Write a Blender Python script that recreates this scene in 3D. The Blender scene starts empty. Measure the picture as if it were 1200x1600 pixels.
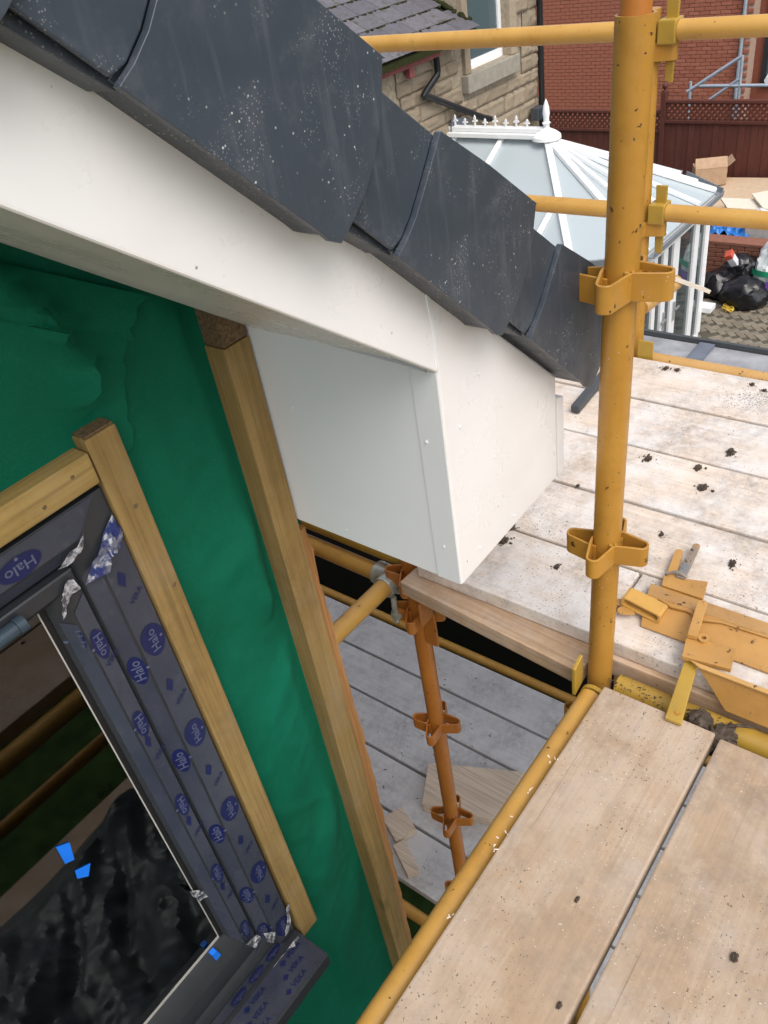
import bpy, bmesh, math, random
from math import sin, cos, pi, radians, sqrt
from mathutils import Vector, Matrix, noise
random.seed(7)
SC = bpy.context.scene
COL = SC.collection
# ------------------------------------------------------------------ camera
# axes: x along the gable wall, y into the house, z up; eye level is z = 0, the ground is at z = GZ
GZ = -5.8
R = ((0.60029872, -0.78705494, -0.14207734), (-0.55193952, -0.27912525, -0.78578106), (0.57879549, 0.55012146, -0.60196525))
cam = bpy.data.cameras.new('camera')
cam.sensor_fit = 'VERTICAL'; cam.sensor_height = 36.0; cam.sensor_width = 27.0
cam.lens = 36.0 * 1272.32 / 1600.0
cam.clip_start = 0.02; cam.clip_end = 500
camo = bpy.data.objects.new('camera', cam); COL.objects.link(camo)
camo.matrix_world = Matrix(((R[0][0], -R[1][0], -R[2][0], 0), (R[0][1], -R[1][1], -R[2][1], 0), (R[0][2], -R[1][2], -R[2][2], 0), (0, 0, 0, 1)))
SC.camera = camo
# ------------------------------------------------------------------ overcast daylight
SUN_DIR = Vector((-0.30, -0.55, 0.90)).normalized()
elev = math.asin(SUN_DIR.z); azim = math.atan2(SUN_DIR.x, SUN_DIR.y)
W = bpy.data.worlds.new('World'); SC.world = W; W.use_nodes = True
wn = W.node_tree.nodes; wl = W.node_tree.links
bg = wn['Background']
sky = wn.new('ShaderNodeTexSky'); sky.sky_type = 'NISHITA'; sky.sun_disc = False
sky.sun_elevation = elev; sky.sun_rotation = azim; sky.air_density = 1.0; sky.dust_density = 3.0
hsv = wn.new('ShaderNodeHueSaturation'); hsv.inputs['Saturation'].default_value = 0.42
wl.new(sky.outputs[0], hsv.inputs['Color']); wl.new(hsv.outputs[0], bg.inputs['Color'])
bg.inputs['Strength'].default_value = 0.15
sun = bpy.data.lights.new('sun', 'SUN'); sun.energy = 0.85; sun.angle = radians(40); sun.color = (1.0, 0.935, 0.85)
suno = bpy.data.objects.new('sun', sun); COL.objects.link(suno)
suno.rotation_euler = SUN_DIR.to_track_quat('Z', 'Y').to_euler()
SC.view_settings.view_transform = 'Standard'; SC.view_settings.look = 'None'
SC.view_settings.gamma = 1.0; SC.view_settings.use_curve_mapping = False
SC.view_settings.exposure = 0.72


# ------------------------------------------------------------------ materials
class NT:
    """small helper round one material's node tree"""
    def __init__(s, name):
        s.m = bpy.data.materials.new(name); s.m.use_nodes = True
        s.t = s.m.node_tree; s.n = s.t.nodes; s.b = s.n['Principled BSDF']; s.out = s.n['Material Output']
        tc = s.n.new('ShaderNodeTexCoord'); s.co = tc.outputs['Object']
        oi = s.n.new('ShaderNodeObjectInfo'); s.rnd = oi.outputs['Random']

    def link(s, a, b): s.t.links.new(a, b)

    def shift(s):
        """object coordinates moved by a random amount for each object"""
        mul = s.n.new('ShaderNodeMath'); mul.operation = 'MULTIPLY'; mul.inputs[1].default_value = 37.0; s.link(s.rnd, mul.inputs[0])
        c = s.n.new('ShaderNodeCombineXYZ')
        for i in range(3): s.link(mul.outputs[0], c.inputs[i])
        a = s.n.new('ShaderNodeVectorMath'); a.operation = 'ADD'; s.link(s.co, a.inputs[0]); s.link(c.outputs[0], a.inputs[1])
        s.co = a.outputs[0]

    def noise(s, scale, detail=4, rough=0.55, stretch=None, dist=0.0):
        t = s.n.new('ShaderNodeTexNoise'); t.inputs['Scale'].default_value = scale; t.inputs['Detail'].default_value = detail
        t.inputs['Roughness'].default_value = rough; t.inputs['Distortion'].default_value = dist
        s.link(s.mapped(stretch), t.inputs['Vector']); return t.outputs['Fac']

    def mapped(s, stretch):
        if not stretch: return s.co
        mp = s.n.new('ShaderNodeMapping'); mp.inputs['Scale'].default_value = stretch; s.link(s.co, mp.inputs['Vector']); return mp.outputs[0]

    def voro(s, scale, stretch=None, rnd=1.0, out='Distance'):
        t = s.n.new('ShaderNodeTexVoronoi'); t.inputs['Scale'].default_value = scale; t.inputs['Randomness'].default_value = rnd
        s.link(s.mapped(stretch), t.inputs['Vector']); return t.outputs[out]

    def ramp(s, fac, p0, p1, c0=(0, 0, 0), c1=(1, 1, 1), ease='LINEAR'):
        r = s.n.new('ShaderNodeValToRGB'); e = r.color_ramp.elements; r.color_ramp.interpolation = ease
        e[0].position = p0; e[1].position = p1; e[0].color = (*c0, 1); e[1].color = (*c1, 1); s.link(fac, r.inputs[0]); return r.outputs[0]

    def mix(s, fac, a, b, mode='MIX'):
        m = s.n.new('ShaderNodeMix'); m.data_type = 'RGBA'; m.blend_type = mode
        for v, k in ((fac, 0), (a, 6), (b, 7)):
            if hasattr(v, 'links'): s.link(v, m.inputs[k])
            elif k == 0: m.inputs[0].default_value = v
            else: m.inputs[k].default_value = (*v, 1)
        return m.outputs[2]

    def mul(s, a, b):
        m = s.n.new('ShaderNodeMath'); m.operation = 'MULTIPLY'
        for i, v in enumerate((a, b)):
            if hasattr(v, 'links'): s.link(v, m.inputs[i])
            else: m.inputs[i].default_value = v
        return m.outputs[0]

    def set(s, col=None, rough=None, spec=None, metal=None, bump=None, dist=0.002, strength=0.4):
        for k, v in (('Base Color', col), ('Roughness', rough), ('Specular IOR Level', spec), ('Metallic', metal)):
            if v is None: continue
            if hasattr(v, 'links'): s.link(v, s.b.inputs[k])
            elif k == 'Base Color': s.b.inputs[k].default_value = (*v, 1)
            else: s.b.inputs[k].default_value = v
        if bump is not None:
            bp = s.n.new('ShaderNodeBump'); bp.inputs['Strength'].default_value = strength; bp.inputs['Distance'].default_value = dist
            s.link(bump, bp.inputs['Height']); s.link(bp.outputs[0], s.b.inputs['Normal'])
        return s.m


def paint(name, base, dark, chips=0.66, rough=0.42, scale=1.0):
    """scaffold paint: uneven coats, runs, chips down to rust and grime"""
    k = NT(name)
    big = k.noise(6 * scale, 3); fine = k.noise(60 * scale, 5)
    c = k.mix(k.ramp(big, 0.30, 0.72), base, dark)
    c = k.mix(k.mul(k.ramp(k.noise(14, 4, 0.6, (1, 1, 0.2)), 0.5, 0.8), 0.35), c, tuple(0.62 * x + 0.02 for x in base))
    chip = k.ramp(k.noise(46 * scale, 4, 0.62), chips, chips + 0.015)
    chip2 = k.ramp(k.noise(110 * scale, 3, 0.6), chips + 0.035, chips + 0.05)
    c = k.mix(chip, c, (0.055, 0.022, 0.010)); c = k.mix(chip2, c, (0.05, 0.045, 0.04))
    spl = k.mul(k.ramp(k.voro(120), 0.14, 0.2, (1, 1, 1), (0, 0, 0)), k.ramp(k.noise(9, 3), 0.58, 0.64))
    c = k.mix(k.mul(spl, 0.55), c, (0.52, 0.47, 0.38))
    c = k.mix(k.mul(k.ramp(k.noise(22, 6, 0.75), 0.52, 0.75), 0.35), c, tuple(x * 0.55 for x in dark))
    r = k.ramp(fine, 0.3, 0.8, (rough - 0.1,) * 3, (rough + 0.18,) * 3)
    return k.set(c, r, 0.5, bump=k.mix(0.5, fine, chip), dist=0.0006, strength=0.35)


def wood(name, c0, c1, axis, grime=None, grime_amt=0.5, grain=1.0, white=0.0, speck=0.0, rough=0.75, knots=0.0, patchy=0.5, fine=0.55):
    k = NT(name); k.shift()
    st = [34.0, 34.0, 34.0]; st[axis] = 1.6
    g1 = k.noise(1.0 * grain, 5, 0.62, st, 0.4)
    st2 = [150.0, 150.0, 150.0]; st2[axis] = 4
    g2 = k.noise(1.0, 3, 0.6, st2)
    c = k.mix(k.ramp(g1, 0.32, 0.68), c0, c1)
    c = k.mix(k.mul(k.ramp(g2, 0.42, 0.66), fine), c, tuple(x * 0.52 for x in c0))
    ck = [260.0, 260.0, 260.0]; ck[axis] = 2.2
    c = k.mix(k.mul(k.ramp(k.noise(1.0, 2, 0.5, ck), 0.71, 0.74), 0.55), c, tuple(x * 0.25 for x in c0))
    if knots:
        st3 = [7.0, 7.0, 7.0]; st3[axis] = 2.6
        v = k.voro(1.0, st3)
        c = k.mix(k.ramp(v, 0.05, 0.13, (knots,) * 3, (0,) * 3), c, tuple(x * 0.42 for x in c0))
    if grime:
        n1 = k.noise(4.5, 8, 0.72); n2 = k.noise(34, 7, 0.75)
        f = k.mul(k.ramp(n1, 0.40, 0.60), k.ramp(n2, 0.34, 0.60))
        c = k.mix(k.mul(f, grime_amt), c, grime)
        c = k.mix(k.mul(k.ramp(k.noise(7.5, 5, 0.6), 0.5, 0.68), patchy * 0.6), c, tuple(0.75 * a + 0.12 for a in c0))
    if white:
        w = k.mul(k.ramp(k.noise(5.5, 6, 0.7), 0.44, 0.62), white)
        c = k.mix(w, c, (0.78, 0.78, 0.78))
    if speck:
        a = k.mul(k.ramp(k.noise(230, 2, 0.5), 0.66, 0.70), k.ramp(k.noise(6, 4, 0.6), 0.45, 0.6))
        c = k.mix(k.mul(a, speck), c, (0.03, 0.028, 0.027))
        b = k.mul(k.ramp(k.noise(160, 2, 0.5), 0.70, 0.73), k.ramp(k.noise(4, 4, 0.6), 0.50, 0.62))
        c = k.mix(k.mul(b, speck), c, (0.80, 0.79, 0.76))
    h = k.mix(0.5, g1, g2)
    return k.set(c, rough, 0.25, bump=h, dist=0.0015, strength=0.35)


def plain(name, col, rough=0.5, spec=0.4, metal=0.0, var=0.12, scale=12, bump=0.15, dirt=None, dirt_amt=0.4):
    k = NT(name)
    n = k.noise(scale, 5, 0.6)
    c = k.mix(k.ramp(n, 0.3, 0.7), tuple(x * (1 - var) for x in col), tuple(min(1, x * (1 + var)) for x in col))
    if dirt: c = k.mix(k.mul(k.ramp(k.noise(scale * 0.4, 6, 0.65), 0.5, 0.75), dirt_amt), c, dirt)
    return k.set(c, rough, spec, metal, bump=k.noise(scale * 8, 4), dist=0.001, strength=bump)


def tinted(name, c0, c1, rough, scale=30, bump=0.5, dist=0.004, moss=None):
    """brick, slate, stone: a tone for each object plus mottling"""
    k = NT(name); k.shift()
    c = k.mix(k.rnd, c0, c1)
    c = k.mix(k.mul(k.ramp(k.noise(scale, 6, 0.65), 0.35, 0.7), 0.5), c, tuple(x * 0.55 for x in c0))
    if moss: c = k.mix(k.mul(k.ramp(k.noise(scale * 0.5, 5, 0.7), 0.56, 0.66), 0.8), c, moss)
    return k.set(c, rough, 0.3, bump=k.noise(scale * 2.2, 6, 0.7), dist=dist, strength=bump)


M = {}
M['yellow'] = paint('yellow_scaffold_paint', (0.60, 0.345, 0.085), (0.51, 0.265, 0.05), 0.69)
M['orange'] = paint('orange_scaffold_paint', (0.46, 0.235, 0.036), (0.37, 0.175, 0.022), 0.668)
M['rust_orange'] = paint('weathered_orange_paint', (0.50, 0.185, 0.030), (0.40, 0.135, 0.022), 0.67)
M['olive_yellow'] = paint('greenish_yellow_paint', (0.46, 0.29, 0.04), (0.33, 0.20, 0.035), 0.73)
M['pale_tube'] = paint('pale_ochre_paint', (0.60, 0.36, 0.13), (0.52, 0.29, 0.09), 0.66)
M['tan_steel'] = paint('tan_bracket_paint', (0.52, 0.285, 0.085), (0.40, 0.20, 0.05), 0.665, 0.34)
M['galv'] = plain('galvanised_steel', (0.52, 0.54, 0.49), 0.34, 0.6, 0.45, 0.3, 30, 0.2, (0.27, 0.29, 0.19), 0.5)
M['galv_far'] = plain('dull_galvanised_tube', (0.42, 0.47, 0.54), 0.45, 0.5, 0.4)
M['blue_flake'] = paint('blue_worn_paint', (0.10, 0.16, 0.22), (0.50, 0.29, 0.09), 0.62)
M['deck'] = wood('dusty_bright_deck_timber', (0.67, 0.545, 0.44), (0.76, 0.655, 0.555), 1, (0.19, 0.165, 0.15), 0.62, 1.0, 0.52, 1.0, 0.8, 0, 0.4, 0.25)  # white dust, plus the deck's bright exposure put into paler timber
M['near_deck'] = wood('pale_scaffold_board', (0.43, 0.305, 0.20), (0.48, 0.355, 0.245), 0, (0.22, 0.17, 0.13), 0.6, 1.0, 0.14, 0.8, 0.8, 0, 0.5, 0.22)
M['low_deck'] = wood('grey_wet_board', (0.60, 0.59, 0.59), (0.68, 0.67, 0.675), 1, (0.22, 0.215, 0.21), 0.5, 1.0, 0.20, 0.8, 0.75, 0, 0.3, 0.14)
M['raw'] = wood('rough_sawn_timber', (0.46, 0.30, 0.18), (0.56, 0.39, 0.25), 1, (0.25, 0.18, 0.12), 0.35, 1.3, 0.15, 0.2)
M['offcut'] = wood('pale_offcut_timber', (0.62, 0.49, 0.37), (0.72, 0.60, 0.48), 1, None, 0, 1.0)
M['batten'] = wood('treated_batten', (0.26, 0.165, 0.055), (0.34, 0.225, 0.085), 2, (0.13, 0.085, 0.035), 0.4, 1.25, 0, 0, 0.75, 0.7, 0.4, 0.45)
M['batten_x'] = wood('treated_batten_level', (0.32, 0.205, 0.062), (0.42, 0.285, 0.10), 0, (0.16, 0.10, 0.04), 0.4, 1.1, 0, 0, 0.75, 0.8)
M['endgrain'] = plain('sawn_end_grain', (0.15, 0.10, 0.055), 0.85, 0.2, 0, 0.5, 160, 0.6)
M['bark'] = wood('torn_timber_edge', (0.36, 0.17, 0.06), (0.46, 0.24, 0.09), 2, None, 0, 1.0)
def mat_pvc():
    k = NT('white_pvc')
    c = k.mix(k.ramp(k.noise(5, 4), 0.3, 0.7), (0.79, 0.765, 0.745), (0.815, 0.80, 0.785))
    c = k.mix(k.mul(k.ramp(k.noise(3.2, 4, 0.6, (1, 1, 1.6)), 0.48, 0.8), 0.24), c, (0.60, 0.53, 0.47))
    sp = k.mul(k.ramp(k.voro(46), 0.055, 0.085, (1, 1, 1), (0, 0, 0)), k.ramp(k.noise(11, 3), 0.56, 0.60))
    c = k.mix(k.mul(sp, 0.8), c, (0.16, 0.13, 0.11))
    c = k.mix(k.mul(k.ramp(k.noise(70, 6, 0.75, (1, 1, .5)), 0.55, 0.85), 0.14), c, (0.50, 0.45, 0.41))
    r = k.ramp(k.noise(4, 6, 0.7), 0.35, 0.7, (0.22,) * 3, (0.42,) * 3)
    return k.set(c, r, 0.5, bump=k.noise(2.2, 2), dist=0.004, strength=0.12)


M['pvc'] = mat_pvc()
M['pvc_shaded'] = plain('shade_toned_pvc_panel', (0.72, 0.745, 0.75), 0.33, 0.5, 0, 0.02, 4, 0.03)  # white PVC again, grey shade of the box side put into the colour
M['upvc'] = plain('white_frame_pvc', (0.82, 0.83, 0.83), 0.35, 0.5, 0, 0.03)
M['anthracite'] = plain('anthracite_frame', (0.026, 0.029, 0.034), 0.42, 0.5, 0, 0.12, 20, 0.08)
M['seal'] = plain('black_rubber_seal', (0.008, 0.008, 0.009), 0.6)
M['spacer'] = plain('light_spacer_bar', (0.42, 0.41, 0.38), 0.4)
M['blue'] = plain('bright_blue_plastic', (0.01, 0.17, 0.75), 0.4)
M['ink'] = plain('navy_film_ink', (0.007, 0.012, 0.070), 0.36)
M['ink_light'] = plain('pale_film_lettering', (0.085, 0.095, 0.16), 0.3)
M['cord'] = plain('black_plastic_pipe', (0.012, 0.013, 0.015), 0.4)
M['black_void'] = plain('shade_black_wall', (0.01, 0.01, 0.01), 0.9)  # dark wall taken to black, deep shade below the deck put into it
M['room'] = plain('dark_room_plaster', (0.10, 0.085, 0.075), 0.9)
M['osb'] = plain('sheathing_board', (0.30, 0.19, 0.10), 0.85, 0.2, 0, 0.3, 60, 0.4)
M['red_paint'] = plain('faded_red_fascia_paint', (0.26, 0.075, 0.075), 0.6, 0.3, 0, 0.25, 18, 0.2)
M['lead'] = plain('lead_flashing', (0.15, 0.165, 0.20), 0.55, 0.4, 0.2, 0.25)
M['felt'] = plain('wet_grey_roof_felt', (0.30, 0.30, 0.315), 0.5, 0.4, 0, 0.25, 9, 0.3, (0.46, 0.45, 0.44), 0.6)
M['mortar'] = plain('lime_mortar', (0.34, 0.28, 0.205), 0.9, 0.2, 0, 0.3, 20, 0.5)
M['brick_mortar'] = plain('brick_mortar', (0.42, 0.29, 0.23), 0.9, 0.2, 0, 0.15, 20, 0.3)
M['brick'] = tinted('red_brick', (0.35, 0.115, 0.072), (0.44, 0.165, 0.105), 0.85, 25)
M['bed_brick'] = tinted('brown_brick', (0.24, 0.095, 0.065), (0.30, 0.135, 0.09), 0.85, 25)
M['stone'] = tinted('buff_sandstone', (0.44, 0.355, 0.255), (0.34, 0.27, 0.19), 0.9, 14, 0.9, 0.02)
M['sillstone'] = plain('painted_stone_sill', (0.30, 0.275, 0.225), 0.85, 0.2, 0, 0.15, 10, 0.4)
M['slate'] = tinted('weathered_slate', (0.115, 0.108, 0.125), (0.165, 0.155, 0.17), 0.7, 14, 0.6, 0.006, (0.065, 0.07, 0.03))
M['moss'] = plain('dark_moss', (0.03, 0.033, 0.012), 0.95, 0.1, 0, 0.4, 40, 0.8)
M['paver'] = tinted('grey_brown_paver', (0.20, 0.17, 0.125), (0.27, 0.235, 0.18), 0.85, 18)
M['sand'] = plain('joint_sand', (0.09, 0.08, 0.06), 0.95)
M['grass'] = plain('rough_lawn', (0.035, 0.065, 0.018), 0.95, 0.1, 0, 0.5, 6, 0.6)
M['soil'] = plain('dark_soil', (0.06, 0.045, 0.033), 0.95, 0.1, 0, 0.4, 9, 0.8)
M['fence'] = tinted('dark_brown_fence_stain', (0.125, 0.042, 0.030), (0.105, 0.034, 0.025), 0.6, 10, 0.3)
M['bag'] = plain('black_bin_bag', (0.009, 0.009, 0.011), 0.28, 0.5, 0, 0.3, 14, 0.3)
M['tarp'] = plain('blue_tarpaulin', (0.02, 0.17, 0.52), 0.4, 0.5, 0, 0.3)
M['crate'] = plain('pale_grey_crate', (0.42, 0.43, 0.42), 0.5)
M['paper'] = plain('white_paper', (0.72, 0.71, 0.74), 0.7)
M['card'] = plain('brown_cardboard', (0.46, 0.31, 0.20), 0.85, 0.2)
M['chip'] = plain('chipboard_sheet', (0.56, 0.42, 0.29), 0.85, 0.2, 0, 0.08)
M['ply'] = plain('pale_plywood', (0.74, 0.66, 0.55), 0.75, 0.2, 0, 0.06)
M['sackwhite'] = plain('white_woven_sack', (0.62, 0.66, 0.66), 0.45, 0.5, 0, 0.12)
M['sackgreen'] = plain('green_print', (0.02, 0.32, 0.17), 0.45)
M['sackpurple'] = plain('purple_print', (0.16, 0.07, 0.36), 0.45)
M['redcap'] = plain('red_print', (0.62, 0.10, 0.06), 0.45)
M['strap'] = plain('yellow_strap', (0.62, 0.42, 0.06), 0.6)
M['clod'] = plain('dried_mortar_clod', (0.085, 0.066, 0.052), 0.95, 0.1, 0, 0.5, 90, 0.9)
M['chaff'] = plain('pale_timber_shaving', (0.75, 0.66, 0.54), 0.8)
M['handle'] = plain('chrome_handle', (0.45, 0.46, 0.47), 0.3, 0.5, 0.6)
M['gutter'] = plain('grey_gutter', (0.23, 0.25, 0.27), 0.5)
M['hinge'] = plain('slate_blue_plastic', (0.035, 0.055, 0.075), 0.35)
M['darkbar'] = plain('dark_grey_rubber', (0.06, 0.065, 0.07), 0.55)


def mat_tile():
    k = NT('slate_grey_verge_plastic')
    base = k.mix(k.ramp(k.noise(7, 4), 0.3, 0.7), (0.034, 0.044, 0.060), (0.049, 0.060, 0.078))
    st = k.noise(1.0, 4, 0.6, (70, 70, 6))
    base = k.mix(k.mul(k.ramp(st, 0.55, 0.8), 0.35), base, (0.13, 0.145, 0.165))
    cl = k.ramp(k.noise(9, 3, 0.55), 0.47, 0.60)
    d = k.voro(150); sz = k.noise(70, 2)
    dot = k.mul(k.ramp(d, 0.10, 0.19, (1, 1, 1), (0, 0, 0)), cl)
    dot = k.mul(dot, k.ramp(sz, 0.50, 0.58))
    d2 = k.mul(k.ramp(k.voro(330), 0.16, 0.28, (1, 1, 1), (0, 0, 0)), k.ramp(k.noise(16, 3), 0.52, 0.66))
    haze = k.mul(k.ramp(k.noise(24, 6, 0.7), 0.52, 0.8), 0.22)
    c = k.mix(haze, base, (0.20, 0.21, 0.215))
    c = k.mix(k.mul(d2, 0.55), c, (0.42, 0.41, 0.40)); c = k.mix(k.mul(dot, 0.85), c, (0.62, 0.61, 0.58))
    return k.set(c, k.ramp(k.noise(20, 4), 0.3, 0.7, (0.30,) * 3, (0.48,) * 3), 0.5, bump=k.mix(0.5, dot, k.noise(180, 3)), dist=0.0008, strength=0.3)


M['tile'] = mat_tile()


def mat_membrane():
    k = NT('green_breather_membrane')
    c = k.mix(k.ramp(k.noise(2.5, 5, 0.6), 0.3, 0.7), (0.002, 0.088, 0.047), (0.003, 0.132, 0.073))
    c = k.mix(k.mul(k.ramp(k.noise(400, 2), 0.5, 0.75), 0.35), c, (0.005, 0.195, 0.11))
    c = k.mix(k.mul(k.ramp(k.noise(9, 5, 0.7, (1, 1, 0.4)), 0.56, 0.75), 0.3), c, (0.012, 0.19, 0.12))
    b = k.mix(0.6, k.noise(420, 2), k.noise(14, 5, 0.6))
    return k.set(c, 0.7, 0.14, bump=b, dist=0.003, strength=0.35)


M['membrane'] = mat_membrane()


def mat_film():
    k = NT('protective_film')
    n = k.noise(9, 5, 0.65, (1, 1, 0.5))
    c = k.mix(k.ramp(n, 0.3, 0.7), (0.028, 0.035, 0.056), (0.052, 0.058, 0.080))
    c = k.mix(k.mul(k.ramp(k.noise(30, 5, 0.7), 0.6, 0.75), 0.3), c, (0.12, 0.13, 0.16))
    return k.set(c, k.ramp(n, 0.3, 0.7, (0.2,) * 3, (0.36,) * 3), 0.5, bump=k.noise(26, 5, 0.6), dist=0.0012, strength=0.45)


M['film'] = mat_film()


def mat_tornfilm():
    k = NT('crinkled_torn_film')
    c = k.mix(k.ramp(k.noise(60, 3), 0.40, 0.55), (0.16, 0.17, 0.22), (0.015, 0.03, 0.15))
    c = k.mix(k.ramp(k.noise(60, 3, 0.6, (1, 3, 1)), 0.58, 0.66), c, (0.46, 0.47, 0.51))
    return k.set(c, 0.18, 0.6, bump=k.noise(90, 4, 0.6), dist=0.003, strength=0.8)


M['torn'] = mat_tornfilm()


def mat_clearfilm():
    k = NT('silvery_torn_film')
    c = k.mix(k.ramp(k.noise(70, 4, 0.6, (1, 4, 1)), 0.42, 0.6), (0.06, 0.062, 0.075), (0.46, 0.46, 0.49))
    return k.set(c, 0.2, 0.6, bump=k.noise(120, 4, 0.6), dist=0.002, strength=0.7)


M['silver_film'] = mat_clearfilm()


def mat_glass(name, tint, ior=1.55, body=None, body_amt=0.0):
    k = NT(name); n = k.n
    fr = n.new('ShaderNodeFresnel'); fr.inputs['IOR'].default_value = ior
    gl = n.new('ShaderNodeBsdfGlossy'); gl.inputs['Roughness'].default_value = 0.015; gl.inputs['Color'].default_value = (0.9, 0.92, 0.93, 1)
    tr = n.new('ShaderNodeBsdfTransparent'); tr.inputs['Color'].default_value = (*tint, 1)
    src = tr.outputs[0]
    if body:
        df = n.new('ShaderNodeBsdfDiffuse'); df.inputs['Color'].default_value = (*body, 1)
        m0 = n.new('ShaderNodeMixShader'); m0.inputs[0].default_value = body_amt
        k.link(tr.outputs[0], m0.inputs[1]); k.link(df.outputs[0], m0.inputs[2]); src = m0.outputs[0]
    ms = n.new('ShaderNodeMixShader'); k.link(fr.outputs[0], ms.inputs[0]); k.link(src, ms.inputs[1]); k.link(gl.outputs[0], ms.inputs[2])
    k.link(ms.outputs[0], k.out.inputs['Surface']); n.remove(k.b); return k.m


M['window_glass'] = mat_glass('window_glass', (0.50, 0.54, 0.53), 1.75)
M['far_glass'] = mat_glass('house_window_glass', (0.5, 0.6, 0.62), 1.6, (0.16, 0.22, 0.25), 0.5)
M['door_glass'] = mat_glass('conservatory_door_glass', (0.55, 0.62, 0.62), 1.6, (0.10, 0.14, 0.15), 0.35)
M['roof_sheet'] = mat_glass('polycarbonate_sheet', (0.55, 0.60, 0.60), 1.6, (0.50, 0.565, 0.585), 0.82)
M['polythene'] = plain('black_polythene', (0.050, 0.062, 0.066), 0.38, 0.5, 0, 0.5, 4, 0.2)


def add_ribs(m):
    """fine twin-wall flutes on the roof sheet"""
    return m


# ------------------------------------------------------------------ mesh building
class B:
    def __init__(s): s.v = []; s.f = []

    def add(s, vs, fs):
        o = len(s.v); s.v += [tuple(p) for p in vs]; s.f += [tuple(o + i for i in f) for f in fs]; return s

    def box(s, x0, x1, y0, y1, z0, z1, mat=None):
        vs = [Vector(p) for p in ((x0, y0, z0), (x1, y0, z0), (x1, y1, z0), (x0, y1, z0), (x0, y0, z1), (x1, y0, z1), (x1, y1, z1), (x0, y1, z1))]
        if mat: vs = [mat @ p for p in vs]
        return s.add(vs, [(0, 3, 2, 1), (4, 5, 6, 7), (0, 1, 5, 4), (1, 2, 6, 5), (2, 3, 7, 6), (3, 0, 4, 7)])

    def beam(s, p0, p1, w, h, up=(0, 0, 1)):
        """box from p0 to p1, w wide, h tall"""
        p0 = Vector(p0); p1 = Vector(p1); d = (p1 - p0); L = d.length; d.normalize()
        up = Vector(up); sd = d.cross(up); sd.normalize(); u = sd.cross(d)
        m = Matrix((( *[0] * 4,),) * 4)
        m = Matrix(((d.x, sd.x, u.x, p0.x), (d.y, sd.y, u.y, p0.y), (d.z, sd.z, u.z, p0.z), (0, 0, 0, 1)))
        return s.box(0, L, -w / 2, w / 2, -h / 2, h / 2, m)

    def tube(s, p0, p1, r, n=20, r1=None, caps=True, inner=None):
        p0 = Vector(p0); p1 = Vector(p1); d = (p1 - p0).normalized()
        a = Vector((0, 0, 1)) if abs(d.z) < 0.9 else Vector((1, 0, 0))
        u = d.cross(a).normalized(); w = d.cross(u); r1 = r if r1 is None else r1
        vs = []
        for p, q in ((p0, r), (p1, r1)):
            for i in range(n):
                t = 2 * pi * i / n; vs.append(p + (u * cos(t) + w * sin(t)) * q)
        fs = [(i, (i + 1) % n, n + (i + 1) % n, n + i) for i in range(n)]
        if inner:
            for p in (p0, p1):
                for i in range(n):
                    t = 2 * pi * i / n; vs.append(p + (u * cos(t) + w * sin(t)) * inner)
            fs += [(2 * n + i, 3 * n + i, 3 * n + (i + 1) % n, 2 * n + (i + 1) % n) for i in range(n)]
            fs += [(i, 2 * n + i, 2 * n + (i + 1) % n, (i + 1) % n) for i in range(n)]
            fs += [(n + i, n + (i + 1) % n, 3 * n + (i + 1) % n, 3 * n + i) for i in range(n)]
        elif caps:
            fs += [tuple(range(n))[::-1], tuple(range(n, 2 * n))]
        return s.add(vs, fs)

    def path(s, pts, r, n=10, close=True):
        pts = [Vector(p) for p in pts]; rings = []; vs = []; fs = []
        prev = None
        for i, p in enumerate(pts):
            d = (pts[min(i + 1, len(pts) - 1)] - pts[max(i - 1, 0)]).normalized()
            if prev is None: a = Vector((0, 0, 1)) if abs(d.z) < 0.9 else Vector((1, 0, 0)); u = d.cross(a).normalized()
            else: u = (prev - d * prev.dot(d)).normalized()
            prev = u; w = d.cross(u); rr = r[i] if isinstance(r, (list, tuple)) else r
            for j in range(n):
                t = 2 * pi * j / n; vs.append(p + (u * cos(t) + w * sin(t)) * rr)
        for i in range(len(pts) - 1):
            for j in range(n): fs.append((i * n + j, i * n + (j + 1) % n, (i + 1) * n + (j + 1) % n, (i + 1) * n + j))
        fs += [tuple(range(n))[::-1], tuple(range((len(pts) - 1) * n, len(pts) * n))]
        return s.add(vs, fs)

    def prism(s, pts, fn, d0, d1):
        """2-D outline swept from depth d0 to d1; fn(a, b, depth) gives the point"""
        n = len(pts); vs = [fn(a, b, d0) for a, b in pts] + [fn(a, b, d1) for a, b in pts]
        fs = [tuple(range(n)), tuple(range(n, 2 * n))[::-1]] + [(i, n + i, n + (i + 1) % n, (i + 1) % n) for i in range(n)]
        return s.add(vs, fs)

    def grid(s, fn, nu, nv, keep=None):
        vs = [fn(i / nu, j / nv) for j in range(nv + 1) for i in range(nu + 1)]
        fs = []
        for j in range(nv):
            for i in range(nu):
                if keep is None or keep((i + 0.5) / nu, (j + 0.5) / nv):
                    a = j * (nu + 1) + i; fs.append((a, a + 1, a + nu + 2, a + nu + 1))
        return s.add(vs, fs)

    def lathe(s, prof, c, n=16):
        vs = []; fs = []
        for r, z in prof:
            for i in range(n):
                t = 2 * pi * i / n; vs.append((c[0] + r * cos(t), c[1] + r * sin(t), c[2] + z))
        for k in range(len(prof) - 1):
            for i in range(n): fs.append((k * n + i, k * n + (i + 1) % n, (k + 1) * n + (i + 1) % n, (k + 1) * n + i))
        fs += [tuple(range(n))[::-1], tuple(range((len(prof) - 1) * n, len(prof) * n))]
        return s.add(vs, fs)

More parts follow.
